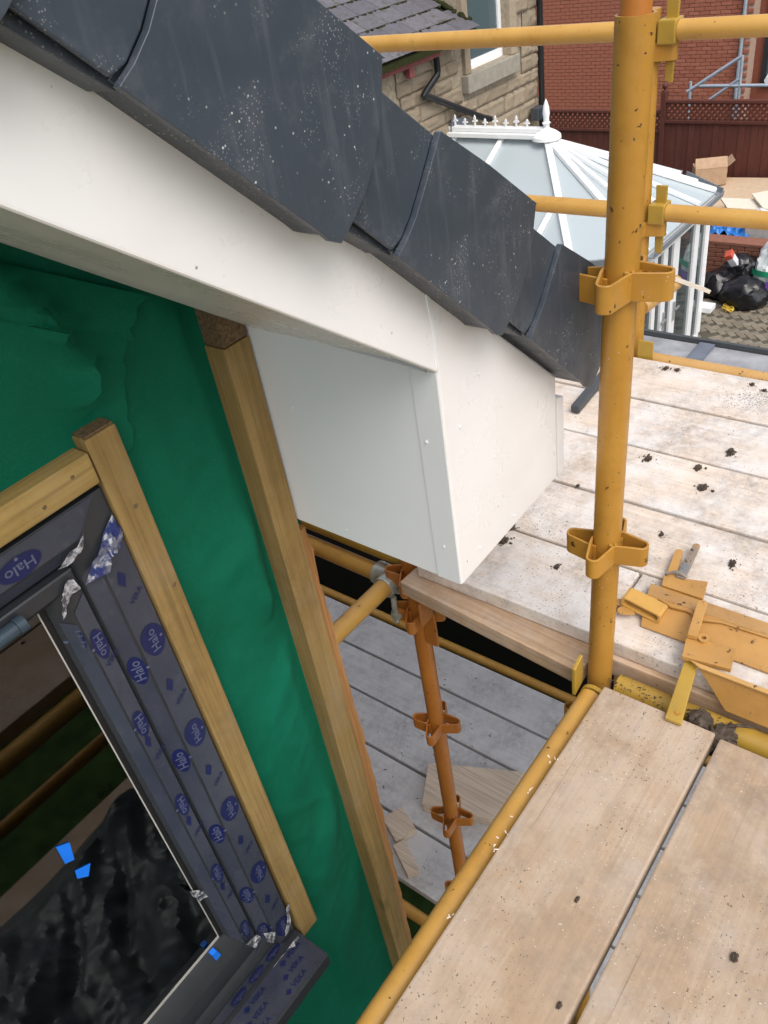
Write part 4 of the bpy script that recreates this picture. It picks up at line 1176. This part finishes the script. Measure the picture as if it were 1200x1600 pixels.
UG = 'boards of the upper deck beside the eaves'
edges = [1.0975, 1.3235, 1.5465, 1.7795, 2.0115, 2.2465]
names = ('dusty board next to the corner upright, under the steel brackets', 'dusty board, second from the steel brackets', 'dusty white streaked board in the middle of the upper deck', 'dusty board, second from the outer tube', 'dusty board at the outer tube, dark mortar smear on it')
for i in range(5):
    y0 = -1.5; x0, x1 = edges[i] + .0045, edges[i + 1] - .0045
    if i == 0:
        board(x0, x1, y0, .505, -1.28, M['deck'], names[i], UG, 0)
        board(x0 + .001, x1, .512, .975, -1.280, M['deck'], 'dusty board end just left of the corner upright, below the eaves box', UG, radians(-.2))
    else:
        board(x0, x1, y0, 3.6, -1.28 - .0015 * (i % 2), M['deck'], names[i], UG, radians(random.uniform(-.08, .08)))
board(1.045, 1.165, .505, 1.0, -1.3195, M['raw'], 'rough sawn timber under the deck board end by the inner upright', None, radians(-5.0), .042, name='timber_board')
board(1.090, 1.116, -1.5, .50, -1.3195, M['raw'], 'brown timber edge below the dusty deck board beside the greenish ledger', None, 0, .05, name='timber_board')
NG = 'near boards beside the wall gap'
board(-1.6, 1.003, .2285, .4465, -1.30, M['near_deck'], 'near board beside the yellow ledger with pale sawdust', NG)
board(-1.6, .998, -.012, .2165, -1.302, M['near_deck'], 'near board at the lower right picture corner', NG, radians(.1))
board(-1.6, 1.0, -.255, -.024, -1.301, M['near_deck'], 'third near board, mostly out of view', NG)
board(-1.6, 1.0, -.50, -.268, -1.30, M['near_deck'], 'outermost near board, out of view', NG)
LG = 'grey boards of the lower deck'
le = [1.139, 1.366, 1.594, 1.827, 2.055, 2.285]
ln = ('grey lower board nearest the wall with small timber blocks', 'grey lower board under the pale offcut', 'grey lower board crossed by the inner upright', 'grey lower board, second from the far ledger', 'grey lower board along the far ledger')
for i in range(5): board(le[i] + .0065, le[i + 1] - .0065, -1.5, 4.3, -3.2 - .001 * (i % 2), M['low_deck'], ln[i], LG, radians(random.uniform(-.12, .12)))
for i in range(3):
    y0 = -.885 + i * .235; board(-1.6, .98, y0, y0 + .226, -3.22, M['near_deck'], ('outer board of the lower lift under the near boards, mirrored in the window glass', 'middle board of the lower lift, under black polythene', 'inner board of the lower lift, under black polythene')[i], 'lower lift boards under the near boards')
t = empty('polythene_sheet', (-.2, 0, -3.2), 'crumpled black polythene on the lower lift, mirrored in the window glass', 'polythene sheet')
def fn(u, v):
    x = -1.5 + 2.5 * u; y = -.76 + .07 * noise.noise(Vector((x * 2.5, 3, 0))) + 1.55 * v
    f = .30 * abs(noise.noise(Vector((x * 1.5, y * 1.7, 1.5)))) + .11 * abs(noise.noise(Vector((x * 3.6 + y * 2, y * 2.9, 4)))) + .05 * (.5 - abs(noise.noise(Vector((x * 8 + y * 6, y * 4 - x * 4, 8))))) + .02 * (.5 - abs(noise.noise(Vector((x * 19 - y * 7, y * 15, 2)))))
    return (x, y, -3.212 + (f + .05) * min(1, v * 8))
obj('sheet', B().grid(fn, 170, 130), M['polythene'], t, smooth=.5)

# offcuts on the lower deck
o = obj('timber_offcut', B().prism([(1.63, 1.555), (1.813, 1.164), (1.547, 1.151), (1.443, 1.459)][::-1], XYZ, -3.199, -3.140), M['offcut'], origin=(1.6, 1.3, -3.2), bevel=.003)
tag(o, 'wide pale timber offcut lying on the grey lower boards', 'offcut')
for k, (c, a, w, l) in enumerate((((1.325, 1.50), .45, .10, .13), ((1.218, 1.385), .5, .055, .15))):
    m_ = Matrix.Translation((c[0], c[1], 0)) @ Matrix.Rotation(-a, 4, 'Z')
    o = obj('timber_block', B().box(-w / 2, w / 2, -l / 2, l / 2, -3.199, -3.165, m_), M['offcut'], origin=(c[0], c[1], -3.2), bevel=.003)
    tag(o, ('pinkish timber block on the lower boards beside the tall batten', 'narrow timber block beside the wider one on the lower boards')[k], 'offcut', 'small timber blocks on the lower deck')
o = obj('timber_lath', B().beam((2.50, .925, -1.122), (2.62, .849, -1.205), .03, .012), M['ply'], origin=(2.5, .95, -1.11)); tag(o, 'thin pale lath on the tube stub past the outer upright', 'lath')
o = obj('rubber_strip', B().beam((1.86, .945, -1.265), (2.16, .96, -1.262), .026, .024), M['darkbar'], origin=(1.9, .95, -1.28), bevel=.004); tag(o, 'dark grey strip lying across the deck behind the eaves box', 'strip')


# ------------------------------------------------------------------ steel toe board brackets on the deck
def flat(pts, z0, z1, tilt=None):
    """plate from plan points; tilt(x, y) raises it"""
    f = tilt or (lambda x, y: 0)
    n = len(pts); vs = [(x, y, z0 + f(x, y)) for x, y in pts] + [(x, y, z1 + f(x, y)) for x, y in pts]
    return B().add(vs, [tuple(range(n)), tuple(range(n, 2 * n))[::-1]] + [(i, n + i, n + (i + 1) % n, (i + 1) % n) for i in range(n)])


def roundend(p, q, w0, w1, n=8):
    """strip from p to q with a rounded far end"""
    p = Vector((*p, 0)); q = Vector((*q, 0)); d = (q - p).normalized(); s = Vector((-d.y, d.x, 0)); pts = [p + s * w0 / 2]
    for i in range(n + 1):
        a = pi / 2 - pi * i / n; pts.append(q + s * w1 / 2 * sin(a) + d * w1 / 2 * cos(a))
    pts.append(p - s * w0 / 2); return [(v.x, v.y) for v in pts]


T1 = empty('steel_toe_board', (1.22, .2, -1.28), 'long tan painted steel toe board folded lengthwise, lying on the deck', 'toe board')
fold = lambda x, y: .028 - .028 * abs(x - 1.231) / .06
obj('upper_flange', flat([(1.281, .472), (1.281, -1.2), (1.231, -1.2), (1.231, .459)], -1.279, -1.275, lambda x, y: .012 + .016 * (1.281 - x) / .05), M['tan_steel'], T1, bevel=.001)
obj('lower_flange', flat([(1.2305, .462), (1.2305, -1.2), (1.164, -1.2), (1.164, .443)], -1.279, -1.275, lambda x, y: .028 - .026 * (1.2305 - x) / .066), M['tan_steel'], T1, bevel=.001)
obj('weld_seam', B().path([(1.226, .43, -1.2455), (1.219, .40, -1.246), (1.222, .37, -1.2455), (1.214, .335, -1.248), (1.222, .30, -1.246), (1.23, .12, -1.2445), (1.226, .10, -1.2445), (1.222, .06, -1.2455)], [.004, .005, .004, .005, .002, .004, .005, .003], 8), M['tan_steel'], T1, smooth=1)
T2 = empty('board_bracket', (1.30, .42, -1.28), 'tan bracket with a yellow prong and a worn blue prong behind the steel toe board', 'bracket')
obj('plate', flat([(1.313, .457), (1.338, .370), (1.284, .360), (1.2835, .449)], -1.279, -1.270, lambda x, y: .010), M['tan_steel'], T2, bevel=.0015)
obj('prong', flat(roundend((1.318, .4435), (1.403, .4585), .020, .018), -1.270, -1.261), M['tan_steel'], T2, bevel=.0015, label='rounded tan prong')
pb = obj('prong', flat(roundend((1.318, .422), (1.432, .431), .018, .016), -1.2632, -1.254), M['blue_flake'], T2, bevel=.0015, label='worn blue prong with a hole')
obj('prong_hole', B().tube((1.432, .431, -1.2542), (1.432, .431, -1.2532), .0048, 12, inner=.003), M['tan_steel'], pb)
obj('wire_tie', B().path([(1.316, .455, -1.258), (1.325, .44, -1.252), (1.326, .425, -1.250), (1.322, .41, -1.254)], [.002, .003, .006, .002], 8), M['blue_flake'], T2, smooth=1)
T3 = empty('wedge_socket', (1.20, .45, -1.28), 'yellow flat steel socket at the end of the steel toe board', 'socket')
def sock():
    ring = [(-.043, -.010), (-.037, -.013), (.037, -.013), (.043, -.010), (.043, .010), (.037, .013), (-.037, .013), (-.043, .010)]
    inner = [(a * .88, b * .62) for a, b in ring]
    m_ = Matrix.Translation((1.1985, .452, -1.249)) @ Matrix.Rotation(radians(-93), 4, 'Z') @ Matrix.Rotation(radians(8), 4, 'Y')
    b = B(); n = 8; vs = []
    for w, r in ((-.018, ring), (.018, ring), (-.018, inner), (.018, inner)):
        for a, c in r: vs.append(m_ @ Vector((a, w, c)))
    fs = [(i, (i + 1) % n, n + (i + 1) % n, n + i) for i in range(n)] + [(2 * n + i, 3 * n + i, 3 * n + (i + 1) % n, 2 * n + (i + 1) % n) for i in range(n)]
    fs += [(i, 2 * n + i, 2 * n + (i + 1) % n, (i + 1) % n) for i in range(n)] + [(n + i, n + (i + 1) % n, 3 * n + (i + 1) % n, 3 * n + i) for i in range(n)]
    obj('sleeve', b.add(vs, fs), M['yellow'], T3, bevel=.001)
    obj('tongue', flat(roundend((1.185, .468), (1.172, .487), .026, .022), -1.262, -1.257), M['tan_steel'], T3, bevel=.0015)
    obj('tongue', flat([(1.226, .497), (1.236, .470), (1.222, .464), (1.213, .492)], -1.268, -1.263), M['tan_steel'], T3, bevel=.0015)
    obj('tongue', flat(roundend((1.195, .492), (1.188, .515), .018, .014), -1.262, -1.256), M['tan_steel'], T3, bevel=.0015)
sock()
T4 = empty('board_bracket', (1.11, .30, -1.28), 'tan cross shaped bracket whose leg hangs over the greenish ledger', 'bracket')
obj('prong', flat(roundend((1.140, .331), (1.233, .3465), .019, .019), -1.233, -1.222), M['tan_steel'], T4, bevel=.0015)
obj('plate', flat([(1.144, .343), (1.158, .253), (1.105, .244), (1.092, .332)], -1.240, -1.229, lambda x, y: -.006), M['tan_steel'], T4, bevel=.0015)
obj('eye_lug', B().tube((1.150, .312, -1.247), (1.150, .312, -1.228), .011, 14, inner=.005), M['tan_steel'], T4, smooth=.6)
lgp = obj('leg', flat([(1.118, .330), (1.113, .305), (.982, .285), (.981, .316)], -1.2560, -1.2485, lambda x, y: -.040 * (1.118 - x) / .136), M['olive_yellow'], T4, bevel=.0015)
obj('leg_hole', B().tube((1.0, .2995, -1.2843), (1.0, .2995, -1.2828), .0062, 14, inner=.004), M['rust_orange'], lgp)
T5 = empty('steel_plate', (1.08, .1, -1.28), 'tan steel plate with bent edge lying along the deck edge, lower right', 'plate')
obj('web', flat([(1.094, .318), (1.094, -1.1), (1.086, -1.1), (1.084, .295)], -1.243, -1.239), M['pale_tube'], T5, bevel=.001)
obj('side', B().add([(1.0935, .30, -1.244), (1.0935, -1.1, -1.244), (1.078, -1.1, -1.318), (1.078, .235, -1.318), (1.0895, .30, -1.244), (1.0895, -1.1, -1.244), (1.074, -1.1, -1.318), (1.074, .235, -1.318)], [(0, 1, 2, 3), (7, 6, 5, 4), (0, 4, 5, 1), (1, 5, 6, 2), (2, 6, 7, 3), (3, 7, 4, 0)]), M['tan_steel'], T5, bevel=.001)

# ------------------------------------------------------------------ dried mortar lumps, chips and dust
CG = 'dark mortar lumps on the upper deck'
LUMPS = ((1.272, .833, .016, 'larger dark mortar lump just off the lower corner of the white eaves box'), (1.325, .842, .012, 'smaller dark mortar lump above the larger one beside the white eaves box'),
    (1.249, .68, .010, 'small mortar crumb on the first deck board, left of the corner upright'), (1.851, .498, .015, 'dark mortar lump farthest right on the middle deck board'),
    (1.748, .545, .013, 'dark mortar lump left of the long flat one, near the board joint'), (1.673, .505, .016, 'long flat dark mortar lump on the streaked middle board'),
    (2.206, .815, .012, 'left one of the two mortar lumps by the pale edge tube'), (2.207, .781, .011, 'right one of the two mortar lumps by the pale edge tube'),
    (1.582, .852, .009, 'mortar crumb close behind the white end strip of the eaves box'), (1.548, .778, .007, 'tiny mortar crumb on the joint between eaves box and corner upright'),
    (1.733, .671, .014, 'mortar lump half hidden behind the corner upright'), (1.436, .351, .012, 'dark mortar lump right of the worn blue prong'),
    (1.461, .522, .008, 'small mortar crumb behind the corner upright, above the blue prong'), (2.205, .56, .010, 'uppermost mortar lump of the dark smear on the outer board'),
    (2.185, .52, .009, 'mortar lump at the middle of the dark smear on the outer board'), (2.165, .49, .009, 'mortar lump at the right end of the dark smear on the outer board'))
for k, (x, y, r, lab) in enumerate(LUMPS):
    b = B(); rg = random.Random(k)
    b.blob((x, y, -1.28 + r * .18), r * .68, k, .85, 3, 3.8, (1.25, .85, .45))
    for q in range(6):
        rr = r * rg.uniform(.10, .26); an = rg.uniform(0, 6.28); ds = r * rg.uniform(.7, 1.7)
        b.blob((x + ds * cos(an), y + ds * sin(an), -1.28 + rr * .3), rr, k * 5 + q, .6, 1, 2.6, (1.2, 1, .7))
    tag(obj('mortar_lump', b, M['clod'], origin=(x, y, -1.28), smooth=.4), lab, 'mortar lump', CG)
o = obj('mortar_lump', B().blob((1.026, .265, -1.312), .022, 3, .45, 3, 3, (1, 1, .8)), M['clod'], origin=(1.026, .265, -1.33), smooth=.4); tag(o, 'round gritty mortar lump on the greenish ledger beside the bracket leg', 'mortar lump')
o = obj('mortar_lump', B().blob((1.012, .222, -1.318), .024, 9, .7, 3, 3, (1.3, .9, .5)).blob((1.0, .20, -1.315), .013, 10, .7, 2), M['clod'], origin=(1.012, .222, -1.33), smooth=.4); tag(o, 'spread of dark mortar at the corner between the two near boards', 'mortar lump')
o = obj('twig', B().path([(1.025, .232, -1.31), (1.04, .20, -1.300), (1.047, .175, -1.298)], [.003, .0035, .002], 7), M['clod'], origin=(1.02, .22, -1.32), smooth=1); tag(o, 'short grey twig of debris lying on the greenish ledger', 'twig')
for k, (x, y, r) in enumerate(((.636, .07, .0055), (.59, .297, .0036), (.437, .248, .004))):
    o = obj('mortar_lump', B().blob((x, y, -1.30 + r * .4), r, k + 40, .9, 3, 3.2, (1.3, .8, .4)), M['clod'], origin=(x, y, -1.30), smooth=.5); tag(o, ('lone dark mortar speck on the lower right near board', 'dark mortar speck in the middle of the near board beside the ledger', 'dark mortar speck low on the near board beside the ledger')[k], 'mortar lump', 'specks on the near boards')
dust = B(); grit = B()
rng = random.Random(11)
def chip(b, x, y, z, s):
    a = rng.uniform(0, pi); l = s * rng.uniform(.6, 2.4); w = s * rng.uniform(.3, .7); h = s * .35
    b.box(-l / 2, l / 2, -w / 2, w / 2, 0, h, Matrix.Translation((x, y, z)) @ Matrix.Rotation(a, 4, 'Z'))
for k in range(300):
    x = .98 - abs(rng.gauss(0, .25)); y = .30 + rng.gauss(0, .09) if rng.random() < .6 else rng.uniform(-.05, .44)
    if .218 < y < .227 or y > .44 or x < .1: continue
    chip(dust, x, y, -1.2998 if y > .22 else -1.3010, rng.uniform(.0005, .0016))
for k in range(160):
    x = rng.gauss(.62, .05); y = rng.gauss(.12, .05)
    if y < .212: chip(dust, x, y, -1.3010, rng.uniform(.0006, .0016))
for k in range(7): chip(dust, rng.uniform(.45, .95), rng.uniform(-.05, .43), -1.2998, rng.uniform(.0015, .003))
for (x, y) in ((.60, .452), (.635, .455), (.72, .456), (.80, .452), (.46, .45)):
    for q in range(4): chip(dust, x + rng.gauss(0, .008), y + rng.gauss(0, .004), -1.2992, rng.uniform(.002, .004))
for k in range(120): chip(dust, rng.uniform(1.15, 2.25), rng.uniform(.9, 1.9), -3.197, rng.uniform(.002, .007))
for k in range(500):
    x = rng.uniform(1.12, 2.24); y = rng.uniform(.1, .95); chip(grit, x, y, -1.2805, rng.uniform(.0006, .0022))
for k in range(1500):
    u = rng.gauss(0, 1); w = rng.gauss(0, 1); chip(grit, 2.13 + .035 * u + .02 * w, .52 - .045 * u + .03 * w, -1.2805, rng.uniform(.0005, .0024))
for k in range(700):
    q = rng.choice(((1.62, .62), (1.75, .44), (1.50, .36), (1.40, .75), (1.95, .75), (1.30, .20))); chip(grit, q[0] + rng.gauss(0, .04), q[1] + rng.gauss(0, .09), -1.2805, rng.uniform(.0004, .0014))
for k in range(160): chip(grit, rng.uniform(1.15, 2.25), rng.uniform(.9, 1.9), -3.198, rng.uniform(.0015, .006))
for k in range(120): chip(grit, 1.035 + rng.gauss(0, .012), rng.uniform(.2, .46), -1.322, rng.uniform(.001, .004))
tag(obj('timber_shavings', dust, M['chaff'], origin=(.7, .2, -1.3)), 'pale sawdust chips scattered on the boards', kind='stuff')
tag(obj('mortar_grit', grit, M['clod'], origin=(1.8, .5, -1.28)), 'dark mortar grit scattered over the deck', kind='stuff')


# ================================================================== YARD THINGS
def bag(name, c, r, seed, label, mt, sq=(1, 1, .8), group=None):
    t = empty(name, (c[0], c[1], GZ), label, 'bin bag', group)
    b = B(); bm = bmesh.new(); bmesh.ops.create_icosphere(bm, subdivisions=4, radius=1)
    vs = []
    for v in bm.verts:
        q = v.co
        k = 1 + .16 * noise.noise(q * 1.6 + Vector((seed, 0, 0))) + .13 * abs(noise.noise(Vector((q.x * 5, q.y * 5, q.z * 2)) + Vector((seed * 3, 1, 0)))) - .10 * abs(noise.noise(Vector((q.x * 3 + q.z * 4, q.y * 6, q.z * 3)) + Vector((0, seed, 4))))
        z = q.z * k * r * sq[2]; z = max(z, -.62 * r * sq[2])
        vs.append((c[0] + q.x * k * r * sq[0], c[1] + q.y * k * r * sq[1], GZ + .62 * r * sq[2] + z))
    fs = [tuple(v.index for v in f.verts) for f in bm.faces]; bm.free()
    obj('sack', b.add(vs, fs), mt, t, smooth=.5); return t


BG = 'black bin bags in the yard'
bag('bin_bag', (12.32, 3.42), .30, 1, 'front black bin bag lying on the paving, yellow strap beside it', M['bag'], (1, 1.15, .85), BG)
bag('bin_bag', (12.55, 3.88), .29, 5, 'left black bin bag slumped by the brick wall', M['bag'], (1, .95, .85), BG)
t = bag('bin_bag', (12.80, 3.66), .30, 8, 'tallest black bin bag with white and red packet in its mouth', M['bag'], (1, 1, 1.15), BG)
obj('packet', B().box(-.06, .06, -.05, .05, 0, .26, Matrix.Translation((12.62, 3.70, -5.33)) @ Matrix.Rotation(radians(-25), 4, 'X') @ Matrix.Rotation(radians(-25), 4, 'Y')), M['paper'], t, bevel=.01)
obj('packet_cap', B().box(-.065, .065, -.055, .055, .18, .262, Matrix.Translation((12.62, 3.70, -5.33)) @ Matrix.Rotation(radians(-25), 4, 'X') @ Matrix.Rotation(radians(-25), 4, 'Y')), M['redcap'], t, bevel=.01)
obj('bag_rim', B().path([(12.60 + .15 * cos(a) + .0, 3.67 + .15 * sin(a), -5.30 + .03 * sin(2 * a)) for a in [i * pi / 8 for i in range(17)]], .014, 6), M['bag'], t, smooth=1)
t = bag('rubble_sack', (12.75, 3.12), .40, 12, 'big pale woven sack with green and purple print at the right edge', M['sackwhite'], (1, .85, 1.35)); t['category'] = 'sack'
gb = B(); vs = []
for i in range(13):
    a = pi * .75 + i * pi * .06
    for z in (-5.36, -5.27): vs.append((12.75 + .445 * cos(a), 3.12 + .40 * sin(a), z + .04 * (i / 12)))
obj('green_band', gb.add(vs, [(i * 2, i * 2 + 2, i * 2 + 3, i * 2 + 1) for i in range(12)]), M['sackgreen'], t, smooth=1)
vs = []
for i in range(6):
    a = pi * .98 + i * pi * .055
    for z in (-5.58, -5.40): vs.append((12.75 + .46 * cos(a), 3.12 + .41 * sin(a), z))
obj('purple_patch', B().add(vs, [(i * 2, i * 2 + 2, i * 2 + 3, i * 2 + 1) for i in range(5)]), M['sackpurple'], t, smooth=1)
sb = B()
for k in range(7): 
    cx = random.uniform(0, .16); sb.path([(12.02 + .10 * cos(a * 1.0 + k) + cx * .3, 3.56 + .09 * sin(a * 1.7 + k), GZ + .02 + .035 * abs(sin(a * 2 + k))) for a in [i * .35 for i in range(14)]], .008, 5)
tag(obj('yellow_strap', sb, M['strap'], origin=(12.02, 3.56, GZ), smooth=1), 'tangled yellow strap on the paving by the black bags', 'strap')
# things on the raised bed
b = B().grid(lambda u, v: (13.38 + .55 * u, 3.78 + .62 * v, -5.17 + .19 * abs(noise.noise(Vector((u * 3, v * 4, 1)))) + .07 * abs(noise.noise(Vector((u * 9, v * 9, 4)))) + .05 * sin(pi * u) * sin(pi * v) - .04), 26, 26)
tag(obj('tarpaulin', b, M['tarp'], origin=(13.6, 4.0, -5.2), smooth=.8), 'crumpled bright blue tarpaulin on the raised bed', 'tarpaulin')
t = empty('storage_crate', (13.65, 3.52, -5.22), 'pale grey crate full of crumpled white paper on the raised bed', 'crate')
b = B(); x0, x1, y0, y1, z0, z1 = 13.42, 13.85, 3.22, 3.86, -5.20, -4.97
b.box(x0, x0 + .02, y0, y1, z0, z1).box(x1 - .02, x1, y0, y1, z0, z1).box(x0 + .021, x1 - .021, y0, y0 + .02, z0, z1).box(x0 + .021, x1 - .021, y1 - .02, y1, z0, z1).box(x0 + .022, x1 - .022, y0 + .022, y1 - .022, z0, z0 + .02)
obj('crate_body', b, M['crate'], t, bevel=.004)
obj('crate_rim', B().box(x0 - .015, x0 - .001, y0, y1, z1 - .03, z1).box(x0 - .015, x1, y1 + .001, y1 + .015, z1 - .03, z1), M['crate'], t)
b = B()
for k in range(9): b.blob((13.5 + random.uniform(0, .26), 3.34 + random.uniform(0, .42), -4.97 + random.uniform(-.01, .05)), random.uniform(.06, .10), k, .6, 2)
obj('crumpled_paper', b, M['paper'], t, smooth=.3)
o = obj('chipboard_sheet', B().add([(16.35, 5.70, -4.98), (15.75, 4.10, -4.90), (13.95, 3.10, -5.10), (14.55, 4.85, -5.14), (16.35, 5.70, -5.00), (15.75, 4.10, -4.92), (13.95, 3.10, -5.12), (14.55, 4.85, -5.16)] if False else [(15.85, 5.62, -5.10), (15.85, 1.9, -4.95), (13.75, 1.7, -5.13), (14.35, 4.95, -5.17), (15.85, 5.62, -5.12), (15.85, 1.9, -4.97), (13.75, 1.7, -5.15), (14.35, 4.95, -5.19)], [(0, 1, 2, 3), (7, 6, 5, 4), (0, 4, 5, 1), (1, 5, 6, 2), (2, 6, 7, 3), (3, 7, 4, 0)]), M['chip'], origin=(14.9, 4, -5.2))
tag(o, 'large beige chipboard sheet lying below the fence', 'chipboard sheet')
for k, (pts, z, lab) in enumerate((([(14.32, 4.50), (14.55, 2.9), (13.95, 2.6), (13.85, 4.20)], -5.02, 'lowest plywood offcut in the stack by the conservatory gutter'), ([(14.45, 4.62), (14.6, 2.8), (14.1, 2.9), (14.0, 4.35)], -4.965, 'middle plywood offcut in the stack by the conservatory gutter'), ([(14.55, 4.15), (14.95, 3.75), (14.35, 2.5), (13.80, 2.7), (13.9, 3.75)], -4.90, 'topmost white plywood offcut, corner pointing at the conservatory'))):
    o = obj('plywood_offcut', flat(pts[::-1], z - .03 if k else -5.10, z + .0, lambda x, y: 0), M['ply'], origin=(14.2, 3.8, z)); tag(o, lab, 'plywood', 'plywood offcuts stacked on the raised bed')
t = empty('cardboard_box', (15.6, 5.2, -5.13), 'small brown cardboard box with open flaps beside the fence', 'box')
m_ = Matrix.Translation((15.55, 5.22, -5.085)) @ Matrix.Rotation(radians(28), 4, 'Z')
b = B().box(-.2, -.19, -.27, .27, 0, .30, m_).box(.19, .2, -.27, .27, 0, .30, m_).box(-.189, .189, -.27, -.26, 0, .30, m_).box(-.189, .189, .26, .27, 0, .30, m_).box(-.188, .188, -.258, .258, 0, .01, m_)
obj('carton', b, M['card'], t)
obj('flap', B().box(-.008, 0, -.27, .27, 0, .19, m_ @ Matrix.Translation((-.19, 0, .302)) @ Matrix.Rotation(radians(35), 4, 'Y')), M['card'], t)
obj('flap', B().box(-.19, .19, 0, .008, 0, .16, m_ @ Matrix.Translation((0, -.27, .302)) @ Matrix.Rotation(radians(50), 4, 'X')), M['card'], t)
o = obj('red_lid', B().lathe([(.06, 0), (.06, .03), (.045, .05), (.005, .055)], (11.62, 2.80, GZ), 14), M['redcap'], smooth=.8); tag(o, 'small red lid lying on the block paving at the right edge', 'lid')
